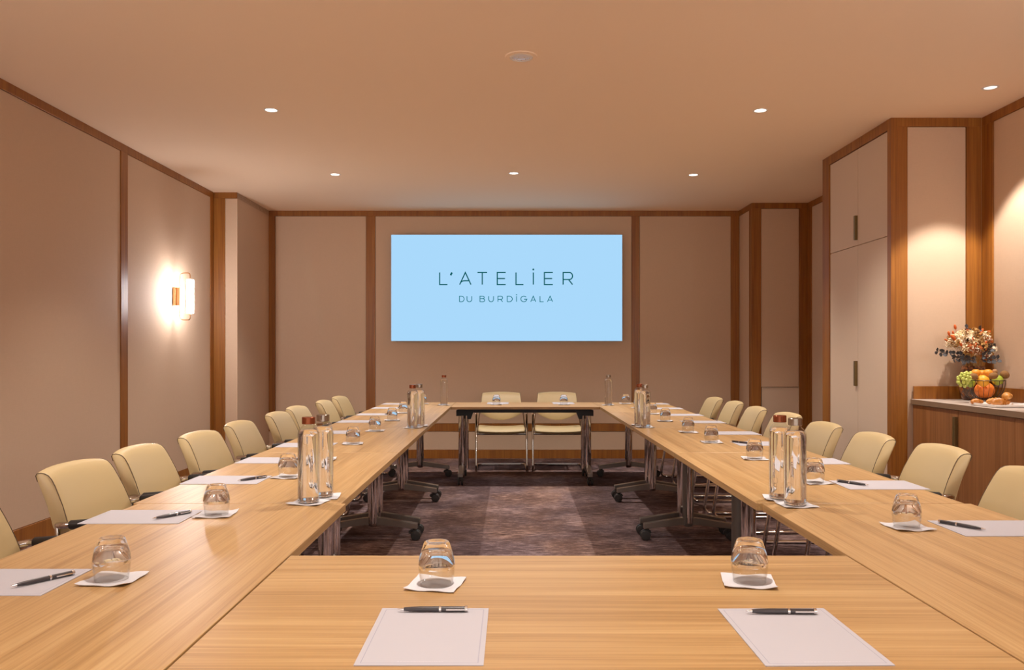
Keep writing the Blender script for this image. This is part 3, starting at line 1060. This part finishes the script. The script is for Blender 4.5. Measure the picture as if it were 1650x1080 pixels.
glass0 = glass_mesh()
g_used = [False]
def glass(x, y, label):
    o = glass0
    if g_used[0]:
        o = glass0.copy()
        C.objects.link(o)
    g_used[0] = True
    o.location = (x, y, TZ + 0.0021)
    o.rotation_euler = (0, 0, random.uniform(0, 6))
    tag(o, label, 'glass', 'upturned water glasses')

def place_glass(x, y, where):
    napkin(x + random.uniform(-0.003, 0.003), y + random.uniform(-0.003, 0.003), random.uniform(-0.22, 0.22), 'white paper napkin under the upturned glass ' + where)
    glass(x, y, 'upturned clear tumbler on a napkin ' + where)

gl_left = [(-0.891, 1.834), (-0.921, 2.569), (-0.910, 3.348), (-0.888, 3.89), (-0.880, 4.563), (-0.882, 5.30), (-0.889, 6.118), (-0.905, 6.87), (-0.878, 8.10)]
gl_right = [(1.143, 2.387), (1.175, 3.205), (1.152, 3.913), (1.122, 4.641), (1.115, 5.217), (1.128, 6.063), (1.151, 6.764), (1.144, 7.50), (1.118, 8.10)]
for i, (x, y) in enumerate(gl_left):
    place_glass(x, y, 'in the wall-lamp side row, %s from the screen' % ORD[len(gl_left) - 1 - i])
for i, (x, y) in enumerate(gl_right):
    place_glass(x, y, 'in the buffet side row, %s from the screen' % ORD[len(gl_right) - 1 - i])
place_glass(-0.164, 1.795, 'opposite the screen, on the wall-lamp side half')
place_glass(0.523, 1.815, 'opposite the screen, on the buffet side half')
place_glass(-0.150, 7.97, 'right before the screen, on the wall-lamp side half')
place_glass(0.500, 7.97, 'right before the screen, on the buffet side half')

def make_bottle(cap):
    t = empty('water_bottle')
    R = 0.0365
    outer = [(0.0, 0.004), (0.024, 0.003), (0.030, 0.0), (0.034, 0.0012), (R, 0.006), (R, 0.225), (0.0355, 0.236), (0.0315, 0.2465), (0.024, 0.254), (0.0195, 0.258), (0.0185, 0.264), (0.0185, 0.276)]
    obj('glass_body', lathe(outer, 36), M['glass_wall'], t, smooth=60)
    ri = R - 0.0022
    wtr = [(0.0, 0.0105), (0.028, 0.0095), (0.033, 0.013), (ri, 0.018), (ri, 0.222), (0.0325, 0.234), (0.0285, 0.2425), (0.021, 0.2455), (0.0, 0.2455)]
    obj('water', lathe(wtr, 36), M['water'], t, smooth=60)
    base_ = [(0.0, 0.0045), (0.024, 0.0035), (0.030, 0.0015), (0.0345, 0.005), (0.0345, 0.0085), (0.030, 0.0092), (0.0, 0.0092)]
    obj('thick_base', lathe(base_, 36), M['glass_solid'], t, smooth=60)
    obj('cap', lathe([(0.0, 0.264), (0.0215, 0.264), (0.0222, 0.2648), (0.0222, 0.2862), (0.0212, 0.2872), (0.0, 0.2872)], 32), cap, t, smooth=40)
    # printed mark: two stacked rounded squares
    bm = bmesh.new()
    for zc, w, h in ((0.0665, 0.016, 0.019), (0.0505, 0.011, 0.010), (0.040, 0.011, 0.009)):
        pts = []
        for px_, pz in rrect(w, h, 0.003, 3):
            a = px_ / (R + 0.0003) - PI / 2
            pts.append(((R + 0.0003) * math.cos(a), (R + 0.0003) * math.sin(a), zc + pz))
        add_tube(bm, pts, 0.00035, 4, closed=True)
    obj('printed_mark', bm, M['pen_black'], t)
    return t

bc = make_bottle(M['copper'])
bs = make_bottle(M['steel_cap'])
b_used = {'c': False, 's': False}
def bottle(kind, x, y, rz, label, nlabel):
    src = bc if kind == 'c' else bs
    o = src if not b_used[kind] else copy_tree(src)
    b_used[kind] = True
    o.location = (x, y, TZ + 0.0021)
    o.rotation_euler = (0, 0, rz)
    tag(o, label, 'bottle', 'clear glass water bottles')
    napkin(x + random.uniform(-0.004, 0.004), y + random.uniform(-0.004, 0.004), random.uniform(-0.25, 0.25), nlabel)

for k, x, y, rz, wh in (
    ('c', -0.685, 2.775, 1.2, 'far from the screen, in the wall-lamp side row'),
    ('s', -0.662, 2.885, 1.1, 'far from the screen, in the wall-lamp side row'),
    ('c', 0.926, 2.850, -0.75, 'far from the screen, in the buffet side row'),
    ('s', 0.937, 2.727, -0.85, 'far from the screen, in the buffet side row'),
    ('c', -0.667, 5.53, 1.2, 'halfway down the wall-lamp side row'),
    ('s', -0.636, 5.65, 1.2, 'halfway down the wall-lamp side row'),
    ('c', 0.883, 5.71, 0.6, 'halfway down the buffet side row'),
    ('s', 0.898, 5.56, 0.6, 'halfway down the buffet side row'),
    ('c', -0.652, 7.90, 1.0, 'alone at the screen end of the wall-lamp side row'),
    ('s', 0.924, 7.90, -1.0, 'alone at the screen end of the buffet side row')):
    cap = 'copper-brown capped' if k == 'c' else 'steel capped'
    bottle(k, x, y, rz, 'clear glass water bottle, %s, %s' % (cap, wh), 'napkin under the %s bottle %s' % (cap, wh))

# notepads
pad_me = None
def notepad(x, y, rz, label, footer=False):
    global pad_me
    if pad_me is None:
        o = obj('notepad', box(-0.105, 0.105, -0.1485, 0.1485, 0.0, 0.0016), M['paper'])
        pad_me = o.data
    else:
        o = link(bpy.data.objects.new('notepad', pad_me))
    o.location = (x, y, TZ + 0.0002)
    o.rotation_euler = (0, 0, rz)
    tag(o, label, 'notepad', 'white notepads on the tables')
    if footer:
        bm = bmesh.new()
        rnd = random.Random(5)
        u = -0.037
        while u < 0.037:
            wd = rnd.uniform(0.0015, 0.005)
            add_box(bm, u, u + wd, -0.1335, -0.1326, 0.00161, 0.00165)
            u += wd + 0.0012
        obj('footer_line', bm, M['print'], o)
    return o

def make_pen():
    t = empty('ballpoint_pen')
    def along(prof):
        bm = lathe(prof, 16)
        for v in bm.verts:
            c = v.co.copy()
            v.co = (c.z, c.x, c.y)
        return bm
    r = 0.0052
    obj('lower_barrel', along([(0, -0.056), (0.0033, -0.056), (0.0044, -0.045), (r, -0.025), (r, 0.012), (0, 0.012)]), M['pen_black'], t, smooth=50)
    obj('tip', along([(0, -0.0685), (0.0008, -0.068), (0.0012, -0.066), (0.0031, -0.056), (0, -0.056)]), M['silver'], t, smooth=50)
    obj('centre_ring', along([(0, 0.0121), (r + 0.0004, 0.0121), (r + 0.0004, 0.0165), (0, 0.0165)]), M['silver'], t, smooth=50)
    obj('upper_barrel', along([(0, 0.0166), (r, 0.0166), (r, 0.062), (0, 0.062)]), M['pen_black'], t, smooth=50)
    obj('end_button', along([(0, 0.0621), (r + 0.0004, 0.0621), (r + 0.0006, 0.0675), (0.003, 0.0685), (0, 0.0685)]), M['silver'], t, smooth=50)
    obj('clip', box(0.026, 0.063, -0.0063, -0.0054, -0.0016, 0.0016, bev=0.0003), M['silver'], t)
    return t

pen0 = make_pen()
pen_used = [False]
def pen(x, y, rz, label):
    o = pen0 if not pen_used[0] else copy_tree(pen0)
    pen_used[0] = True
    o.location = (x, y, TZ + 0.0018 + 0.0059)
    o.rotation_euler = (0, 0, rz)
    tag(o, label, 'pen', 'black and silver pens on the notepads')

lp = [1.818, 2.537, 3.27, 3.86, 4.50, 5.22, 6.03, 6.72, 7.50, 8.09]
lpx = [-1.128, -1.135, -1.130, -1.118, -1.12, -1.125, -1.12, -1.11, -1.12, -1.12]
for i, (y, x) in enumerate(zip(lp, lpx)):
    wh = 'in the wall-lamp side row, %s from the screen' % ORD[len(lp) - 1 - i]
    notepad(x, y, -PI / 2 + random.uniform(-0.012, 0.012), 'white notepad ' + wh)
    if i in (0, 1, 2, 3, 7, 8):
        ang = {0: 0.98, 1: 1.02, 2: 0.95, 3: 1.0, 7: 0.9, 8: 0.95}[i]
        px_ = {0: -1.032, 1: -1.045, 2: -1.03, 3: -1.0, 7: -0.99, 8: -1.0}[i]
        pen(px_, y - 0.003, ang, 'black pen on the notepad ' + wh)
rp = [2.372, 3.145, 3.83, 4.57, 5.17, 5.99, 6.67, 7.44, 8.10]
for i, y in enumerate(rp):
    x = 1.396 if i != 3 else 1.38
    x = x if i < 2 else 1.385
    wh = 'in the buffet side row, %s from the screen' % ORD[len(rp) - 1 - i]
    notepad(x, y, PI / 2 + random.uniform(-0.012, 0.012), 'white notepad ' + wh)
    if i in (0, 1, 3, 7):
        px_ = {0: 1.30, 1: 1.305, 3: 1.275, 7: 1.255}[i]
        pen(px_, y + 0.01, PI - 1.0, 'black pen on the notepad ' + wh)
notepad(-0.151, 1.479, 0.0, 'white notepad on the table opposite the screen, on the wall-lamp side half', footer=True)
pen(-0.154, 1.603, 0.01, 'black pen lying straight across the notepad opposite the screen, wall-lamp side half')
notepad(0.512, 1.478, 0.012, 'white notepad on the table opposite the screen, on the buffet side half', footer=True)
pen(0.519, 1.590, -0.01, 'black pen lying straight across the notepad opposite the screen, buffet side half')
notepad(-0.140, 8.20, PI, 'white notepad before the screen, on the wall-lamp side half')
notepad(0.510, 8.20, PI, 'white notepad before the screen, on the buffet side half')

# ------------------------------------------------------------------ buffet food and flowers
CZ = 0.9175
def amber_vase(x, y):
    m, nt, b = new_mat('amber_mottled_glass')
    tc = nt.nodes.new('ShaderNodeTexCoord')
    nz = nt.nodes.new('ShaderNodeTexNoise')
    nz.inputs['Scale'].default_value = 38
    nt.links.new(tc.outputs['Object'], nz.inputs['Vector'])
    cr = nt.nodes.new('ShaderNodeValToRGB')
    cr.color_ramp.elements[0].position = 0.42
    cr.color_ramp.elements[0].color = (0.05, 0.012, 0.005, 1)
    cr.color_ramp.elements[1].position = 0.62
    cr.color_ramp.elements[1].color = (0.38, 0.14, 0.05, 1)
    nt.links.new(nz.outputs['Fac'], cr.inputs[0])
    nt.links.new(cr.outputs[0], b.inputs['Base Color'])
    b.inputs['Roughness'].default_value = 0.08
    b.inputs['Transmission Weight'].default_value = 0.35
    b.inputs['Coat Weight'].default_value = 0.5
    prof = [(0, 0.0), (0.055, 0.0), (0.070, 0.01), (0.086, 0.05), (0.093, 0.10), (0.090, 0.16), (0.078, 0.21), (0.072, 0.235), (0.068, 0.235), (0.074, 0.21), (0.086, 0.16), (0.088, 0.10), (0.08, 0.05), (0.06, 0.014), (0, 0.012)]
    o = obj('flower_vase', lathe(prof, 40), m, smooth=60, loc=(x, y, CZ))
    tag(o, 'mottled amber brown glass vase holding the dried bouquet on the buffet', 'vase')
VX, VY = 3.19, 5.70
amber_vase(VX, VY)

def bouquet():
    t = empty('dried_bouquet', (VX, VY, CZ + 0.02))
    tag(t, 'dried bouquet of cream blossoms, orange bunny tails and dark eucalyptus in the vase', 'bouquet')
    rnd = random.Random(12)
    cream = simple('dried_cream', (0.80, 0.66, 0.40), rough=0.8, var=0.2, bscale=60)
    ivory = simple('dried_ivory', (0.88, 0.78, 0.60), rough=0.8, var=0.1, bscale=60)
    ochre = simple('dried_ochre', (0.48, 0.27, 0.08), rough=0.8, var=0.3, bscale=60)
    orange = simple('dried_orange', (0.62, 0.13, 0.025), rough=0.85, var=0.25, bscale=80)
    euc = simple('dried_eucalyptus', (0.048, 0.046, 0.050), rough=0.6, var=0.5, bscale=40)
    rust = simple('dried_rust', (0.40, 0.10, 0.02), rough=0.85, var=0.3, bscale=80)
    straw = simple('straw_stem', (0.52, 0.33, 0.13), rough=0.8)
    base = Vector((0, 0, 0.17))
    cx, cz = -0.036, 0.365
    # stems bundle
    heads = []
    for i in range(46):
        a = rnd.uniform(0, 2 * PI)
        rr = math.sqrt(rnd.random())
        ex, ey = rr * math.cos(a), rr * math.sin(a)
        top = math.sqrt(max(0, 1 - rr * rr))
        x = cx + 0.148 * ex
        y = -0.02 + 0.105 * ey
        z = cz - 0.035 + 0.125 * top + rnd.uniform(-0.02, 0.01)
        heads.append(Vector((x, y, z)))
    # a front apron of hanging blossoms
    for i in range(22):
        x = cx + rnd.uniform(-0.14, 0.14)
        heads.append(Vector((x, -0.085 + 0.8 * (x - cx) ** 2 + rnd.uniform(-0.02, 0.02), cz + rnd.uniform(-0.085, 0.05))))
    bm = bmesh.new()
    for h in heads:
        st = base + Vector((rnd.uniform(-0.04, 0.04), rnd.uniform(-0.04, 0.04), -0.08))
        mid = st.lerp(h, 0.55) + Vector(((h.x) * -0.12, 0, 0.01))
        add_tube(bm, [st, mid, h], [0.0013, 0.0012, 0.0009], 5)
    obj('stems', bm, straw, t, smooth=60)
    for h in heads:
        k = rnd.random()
        mat = ivory if k < 0.34 else (cream if k < 0.66 else (ochre if k < 0.92 else rust))
        bm = bmesh.new()
        R = rnd.uniform(0.022, 0.036)
        for q in range(44):
            d = Vector((rnd.gauss(0, 1), rnd.gauss(0, 1), rnd.gauss(0.25, 1))).normalized()
            c = h + d * R * rnd.uniform(0.55, 1.0)
            if rnd.random() < 0.55:
                add_ball(bm, c, rnd.uniform(0.0035, 0.006), 1, (1, 1, 0.8))
            else:   # a small petal
                p = rnd.uniform(0.006, 0.011)
                u = d.orthogonal().normalized() * p
                v = d.cross(u).normalized() * p
                vv = [bm.verts.new(c + u), bm.verts.new(c + v + d * 0.002), bm.verts.new(c - u), bm.verts.new(c - v + d * 0.002)]
                bm.faces.new(vv)
        obj('blossom', bm, mat, t)
    # bunny tails
    for dx, dy, dz, tx, tz, s in ((-0.185, -0.03, 0.44, -0.25, 0.9, 1), (-0.215, -0.05, 0.395, -0.9, 0.45, 0.8), (-0.125, 0.0, 0.485, -0.25, 1, 1.1), (-0.15, -0.02, 0.445, -0.3, 1, .8),
                                  (-0.17, -0.06, 0.41, -0.7, 0.8, 1.5), (0.045, -0.02, 0.455, 0.5, 0.8, 1.3), (0.085, -0.03, 0.45, 0.9, 0.25, 1.1), (0.075, -0.05, 0.405, 0.9, 0.3, 1.1), (0.02, -0.06, 0.44, 0.3, .9, .9),
                                  (-0.06, -0.1, 0.40, -.2, .8, .8), (-0.045, -0.11, 0.36, 0.1, .7, .9), (0.03, -0.1, 0.375, .3, .7, .9), (0.035, -0.1, 0.33, .4, .6, .8), (-0.14, -0.1, 0.365, -.4, .7, 1.0)):
        bm = bmesh.new()
        d = Vector((tx, -0.15, tz)).normalized()
        q = d.to_track_quat('Z', 'Y')
        c = Vector((dx, dy, dz))
        add_ball(bm, c, 0.0085 * s, 2, (1, 1, 2.1), q)
        add_tube(bm, [c - d * 0.01, c - d * 0.06, Vector((cx * 0.6, 0, 0.30))], 0.001, 5)
        obj('bunny_tail', bm, orange, t, smooth=60)
    # eucalyptus sprigs
    for a, b in (((-0.06, -0.06, 0.28), (-0.285, -0.08, 0.315)), ((-0.06, -0.09, 0.27), (-0.20, -0.13, 0.265)), ((0.0, -0.1, 0.27), (0.03, -0.15, 0.335)), ((0.0, -0.08, 0.26), (0.095, -0.12, 0.262)),
                 ((-0.03, -0.1, 0.26), (-0.13, -0.14, 0.255)), ((0.02, -0.02, 0.40), (0.03, -0.02, 0.47)), ((-0.05, 0.0, 0.40), (-0.045, -0.01, 0.475)), ((0.0, -0.09, 0.34), (0.09, -0.07, 0.345))):
        a, b = Vector(a), Vector(b)
        bm = bmesh.new()
        add_tube(bm, [a, a.lerp(b, 0.5) + Vector((0, 0, 0.008)), b], 0.0012, 5)
        n = max(3, int((b - a).length / 0.026))
        for k in range(n + 1):
            p = a.lerp(b, 0.15 + 0.85 * k / n)
            for s in (-1, 1):
                d = ((b - a).normalized() * rnd.uniform(0.1, 0.7) + Vector((rnd.uniform(-.3, .3), rnd.uniform(-.7, .3), s * rnd.uniform(0.5, 1)))).normalized()
                l, w = rnd.uniform(0.024, 0.038), rnd.uniform(0.010, 0.017)
                sd = d.cross(Vector((rnd.uniform(-.4, .4), -1, rnd.uniform(-.3, .3)))).normalized()
                nn = d.cross(sd).normalized()
                vv = []
                for (f, g) in ((0, 0), (0.3, 0.85), (0.65, 1), (1, 0), (0.65, -1), (0.3, -0.85)):
                    vv.append(bm.verts.new(p + d * l * f + sd * w * g + nn * 0.003 * abs(g)))
                bm.faces.new(vv)
        obj('eucalyptus_sprig', bm, euc, t)
    # thin dried grasses
    bm = bmesh.new()
    for bx, bz in ((0.115, 0.50), (0.105, 0.43), (-0.225, 0.24), (0.11, 0.36), (-0.19, 0.42)):
        add_tube(bm, [(cx * 0.5, -0.02, 0.27), (cx * 0.5 + (bx - cx) * 0.6, -0.05, 0.27 + (bz - 0.27) * 0.5), (bx, -0.05, bz)], [0.0012, 0.001, 0.0006], 5)
    obj('grass_stems', bm, ochre, t)
bouquet()

BX, BY = 3.113, 5.44
def fruit_basket():
    t = empty('wire_basket', (BX, BY, CZ))
    tag(t, 'dark wire basket on a small foot holding the fruit', 'basket')
    wire = simple('dark_wire', (0.10, 0.07, 0.05), rough=0.35, metal=0.8)
    R = 0.127
    def ring(r, z, w, name):
        bm = bmesh.new()
        add_tube(bm, [(r * math.cos(2 * PI * k / 40), r * math.sin(2 * PI * k / 40), z) for k in range(40)], w, 6, closed=True)
        obj(name, bm, wire, t, smooth=60)
    ring(R, 0.146, 0.0026, 'rim')
    ring(0.048, 0.022, 0.0022, 'lower_ring')
    ring(0.056, 0.0026, 0.0026, 'foot_ring')
    for k in range(24):
        a = 2 * PI * k / 24
        pts = []
        for q in range(9):
            s = q / 8
            r = 0.048 + (R - 0.048) * math.sin(s * PI / 2) ** 0.9
            z = 0.022 + 0.124 * (1 - math.cos(s * PI / 2))
            pts.append((r * math.cos(a), r * math.sin(a), z))
        obj('wire', tube(pts, 0.0014, 5), wire, t, smooth=60)
    for k in range(8):
        a = 2 * PI * k / 8
        obj('foot_wire', tube([(0.048 * math.cos(a), 0.048 * math.sin(a), 0.022), (0.042 * math.cos(a), 0.042 * math.sin(a), 0.012), (0.056 * math.cos(a), 0.056 * math.sin(a), 0.003)], 0.0014, 5), wire, t, smooth=60)
fruit_basket()

def fruits():
    peel = simple('orange_peel', (0.80, 0.32, 0.03), rough=0.42, bump=0.35, bscale=700, var=0.08)
    peel2 = simple('grapefruit_peel', (0.82, 0.22, 0.03), rough=0.45, bump=0.3, bscale=600, var=0.1)
    yellow = simple('yellow_orange_peel', (0.86, 0.42, 0.03), rough=0.42, bump=0.3, bscale=700, var=0.06)
    green = simple('apple_green', (0.36, 0.46, 0.05), rough=0.25, coat=0.3, var=0.1, bscale=30)
    kiwi = simple('kiwi_skin', (0.25, 0.125, 0.04), rough=0.85, bump=0.5, bscale=500, var=0.2)
    grape = simple('green_grape', (0.50, 0.55, 0.12), rough=0.2, coat=0.3, var=0.08, bscale=60)
    stemm = simple('fruit_stem', (0.10, 0.07, 0.02), rough=0.8)
    def round_fruit(name, px, py, dy, r, mat, label, cat, sc=(1, 1, 1), rz=0.0, dent=True, group=None):
        y = BY + dy
        x = (px - 825) * y / 1328
        z = 1.247 - (py - 568) * y / 1328
        prof = []
        for k in range(15):
            a = PI * k / 14
            rr = math.sin(a)
            zz = -math.cos(a)
            if dent:
                zz *= 1 - 0.14 * max(0, 1 - rr * 2.6)
            prof.append((r * rr if 0 < k < 14 else 0.0, r * zz))
        o = obj(name, lathe(prof, 24), mat, smooth=80, loc=(x, y, z))
        o.scale = sc
        o.rotation_euler = (rz * 0.6, rz, 0)
        tag(o, label, cat, group)
        if dent:
            obj('stem', lathe([(0, r * 0.86), (0.0022, r * 0.86), (0.0016, r * 0.95), (0, r * 0.955)], 8), stemm, o)
        return o
    round_fruit('grapefruit', 1586.5, 629, 0.0, 0.0600, peel2, 'large deep orange grapefruit at the bottom of the wire basket', 'grapefruit', (1, 1, 0.92))
    round_fruit('orange', 1584, 614, -0.074, 0.039, yellow, 'bright yellow-orange fruit at the front of the basket', 'orange', rz=0.5)
    round_fruit('green_apple', 1563, 617, -0.012, 0.032, green, 'green apple in the basket below the grapes', 'apple', rz=0.3)
    round_fruit('green_apple', 1607.5, 613, -0.02, 0.035, green, 'green apple in the basket beside the kiwis', 'apple', rz=-0.4)
    round_fruit('mandarin', 1572.5, 601, 0.03, 0.029, peel, 'small mandarin on top of the basket, nearest the grapes', 'mandarin', (1, 1, 0.88))
    round_fruit('mandarin', 1592, 601, 0.04, 0.029, peel, 'small mandarin on top of the basket, behind the yellow-orange fruit', 'mandarin', (1, 1, 0.88))
    round_fruit('mandarin', 1582.5, 602, 0.075, 0.028, peel, 'small mandarin on top of the basket, between the other two', 'mandarin', (1, 1, 0.88))
    round_fruit('kiwi_fruit', 1569, 607, -0.07, 0.024, kiwi, 'brown kiwi fruit in the basket, touching the grapes', 'kiwi', (1.2, 1, 0.9), 0.2, dent=False)
    round_fruit('kiwi_fruit', 1600.5, 606, -0.088, 0.025, kiwi, 'brown kiwi fruit beside the yellow-orange fruit in the basket', 'kiwi', (1.2, 1, 0.9), -0.2, dent=False)
    round_fruit('kiwi_fruit', 1619, 604, -0.03, 0.026, kiwi, 'brown kiwi fruit resting on the basket rim by the wall', 'kiwi', (1.15, 1, 1), 0.6, dent=False)
    round_fruit('lychee', 1603, 599, 0.03, 0.017, simple('lychee_skin', (0.42, 0.22, 0.10), rough=0.8, bump=0.5, bscale=300), 'small pale brown fruit perched above the green apple', 'fruit', dent=False)
    # bunch of grapes
    t = empty('grape_bunch', (BX - 0.135, BY - 0.03, CZ + 0.160))
    tag(t, 'bunch of pale green grapes hanging over the basket rim', 'grapes')
    rnd = random.Random(4)
    bm = bmesh.new()
    add_tube(bm, [(0.05, 0.0, 0.02), (0.0, -0.01, 0.035), (-0.045, -0.02, 0.01), (-0.055, -0.03, -0.03)], 0.002, 6)
    obj('stalk', bm, simple('grape_stalk', (0.25, 0.22, 0.06), rough=0.7), t, smooth=60)
    spots = [(-0.05, -0.03, -0.045), (-0.028, -0.04, -0.05), (-0.062, -0.03, -0.028), (-0.04, -0.048, -0.026), (-0.018, -0.05, -0.03), (-0.06, -0.025, -0.008), (-0.045, -0.05, -0.004), (-0.026, -0.055, -0.010),
             (-0.008, -0.052, -0.012), (-0.052, -0.03, 0.012), (-0.034, -0.045, 0.016), (-0.014, -0.05, 0.010), (0.006, -0.045, 0.006), (-0.022, -0.03, 0.030), (-0.004, -0.036, 0.026), (0.014, -0.03, 0.024),
             (-0.034, -0.015, 0.028), (0.0, -0.012, 0.036), (-0.052, -0.005, 0.004), (0.022, -0.02, 0.034), (-0.056, -0.01, -0.024)]
    for p in spots:
        bm = bmesh.new()
        add_ball(bm, Vector(p), 0.0115, 2, (1, 1, 1.15))
        obj('grape', bm, grape, t, smooth=80)
fruits()

def pastries():
    crust = simple('pastry_crust', (0.46, 0.175, 0.028), rough=0.42, bump=0.4, bscale=180, var=0.35, coat=0.15)
    crust2 = simple('pastry_light_crust', (0.55, 0.24, 0.045), rough=0.45, bump=0.4, bscale=160, var=0.3, coat=0.15)
    raisin = simple('raisin', (0.05, 0.02, 0.012), rough=0.5)
    def plate(cx, cy_, w, d, label):
        bm = bmesh.new()
        rings = []
        for sc, z in ((0.90, 0.0), (0.93, 0.001), (1.0, 0.015), (1.0, 0.018), (0.985, 0.0185), (0.91, 0.007), (0.90, 0.0062)):
            rings.append([bm.verts.new((px * sc, py * sc, z)) for px, py in rrect(w, d, 0.02, 5)])
        for a, b in zip(rings[:-1], rings[1:]):
            for i in range(len(a)):
                j = (i + 1) % len(a)
                bm.faces.new((a[i], a[j], b[j], b[i]))
        bm.faces.new(rings[0][::-1])
        bm.faces.new(rings[-1])
        o = obj('serving_plate', bm, M['porcelain'], smooth=40, loc=(cx, cy_, CZ))
        tag(o, label, 'plate', 'white rectangular pastry plates')
    plate(2.962, 5.02, 0.205, 0.30, 'white rectangular plate of croissants on the buffet, beside the basket')
    plate(3.170, 4.88, 0.190, 0.34, 'white rectangular plate of pastries on the buffet, against the wall')
    def croissant(x, y, z, rz, s, label, mat):
        bm = bmesh.new()
        n = 33
        rings = []
        for i in range(n):
            u = -1 + 2 * i / (n - 1)
            a = u * 1.0
            px = 0.062 * math.sin(a) * s
            py = 0.05 * (math.cos(a) - 0.75) * s
            env = max(0.0, 1 - abs(u) ** 2.2) ** 0.7
            seg = (abs(u) * 3.5) % 1.0
            r = s * (0.005 + 0.021 * env) * (1.0 - 0.27 * seg)
            tdir = Vector((math.cos(a), -math.sin(a), 0)).normalized()
            sd = Vector((-tdir.y, tdir.x, 0))
            ring = []
            for k in range(14):
                t_ = 2 * PI * k / 14
                zz = math.sin(t_) * r
                ring.append(bm.verts.new(Vector((px, py, s * 0.018)) + sd * math.cos(t_) * r * 1.05 + Vector((0, 0, max(zz, -s * 0.017)))))
            rings.append(ring)
        for a, b in zip(rings[:-1], rings[1:]):
            for k in range(14):
                j = (k + 1) % 14
                bm.faces.new((a[k], a[j], b[j], b[k]))
        bm.faces.new(rings[0])
        bm.faces.new(rings[-1][::-1])
        o = obj('croissant', bm, mat, smooth=28, loc=(x, y, z))
        o.rotation_euler = (0, 0, rz)
        tag(o, label, 'croissant', 'croissants on the buffet')
    z0 = CZ + 0.0075
    croissant(2.893, 5.125, z0, 0.3, 0.8, 'small flat golden croissant on the plate edge nearest the basket', crust)
    croissant(2.990, 5.085, z0, -0.3, 1.0, 'large ridged croissant in the middle of the plate by the basket', crust2)
    croissant(2.955, 4.985, z0, 0.2, 1.1, 'glossy croissant at the outer end of the plate by the basket', crust)
    croissant(3.022, 5.01, z0 + 0.036, 0.9, 1.0, 'croissant piled on top of the others on the basket side plate', crust2)
    def swirl(x, y, z, r, label):
        bm = bmesh.new()
        pts, rad = [], []
        for i in range(60):
            a = i / 59 * 2.6 * 2 * PI
            rr = r * (0.08 + 0.80 * i / 59)
            pts.append((rr * math.cos(a), rr * math.sin(a), 0.017 - 0.004 * i / 59))
            rad.append(r * 0.21)
        add_tube(bm, pts, rad, 8)
        o = obj('raisin_swirl', bm, crust, smooth=50, loc=(x, y, z))
        tag(o, label, 'pastry', 'raisin swirls on the buffet')
        rnd = random.Random(int(x * 1000))
        for k in range(6):
            a, q = rnd.uniform(0, 6.28), rnd.uniform(0.2, 0.8) * r
            bm = bmesh.new()
            add_ball(bm, Vector((q * math.cos(a), q * math.sin(a), 0.027)), 0.0045, 1, (1.2, 1, 0.8))
            obj('raisin', bm, raisin, o, smooth=60)
    def roll(x, y, z, rz, label):
        bm = bmesh.new()
        n, w = 12, 0.048
        prof = [(0.030 * math.cos(a) * (1 if math.sin(a) > 0 else 1.0), 0.018 + 0.021 * math.sin(a) if math.sin(a) > -0.8 else 0.001) for a in [2 * PI * k / 16 for k in range(16)]]
        rings = []
        for i in range(n + 1):
            u = -1 + 2 * i / n
            k = 1.0 - 0.25 * abs(u) ** 5 + 0.03 * math.sin(9 * u)
            rings.append([bm.verts.new((u * w, p[0] * k, p[1] * (0.9 + 0.1 * k))) for p in prof])
        for a, b in zip(rings[:-1], rings[1:]):
            for k in range(16):
                j = (k + 1) % 16
                bm.faces.new((a[k], a[j], b[j], b[k]))
        bm.faces.new(rings[0])
        bm.faces.new(rings[-1][::-1])
        o = obj('pastry_roll', bm, crust2, smooth=50, loc=(x, y, z))
        o.rotation_euler = (0, 0, rz)
        tag(o, label, 'pastry', 'pastry rolls on the buffet')
    roll(3.118, 4.83, z0, 0.1, 'plump rectangular pastry roll at the front of the wall side plate')
    swirl(3.135, 4.955, z0, 0.045, 'raisin swirl pastry on the end of the wall side plate nearest the basket')
    roll(3.205, 4.935, z0 + 0.001, 1.2, 'rectangular pastry roll tucked against the wall on its plate')
    swirl(3.205, 4.81, z0, 0.04, 'raisin swirl pastry beside the wall at the plate corner')
pastries()
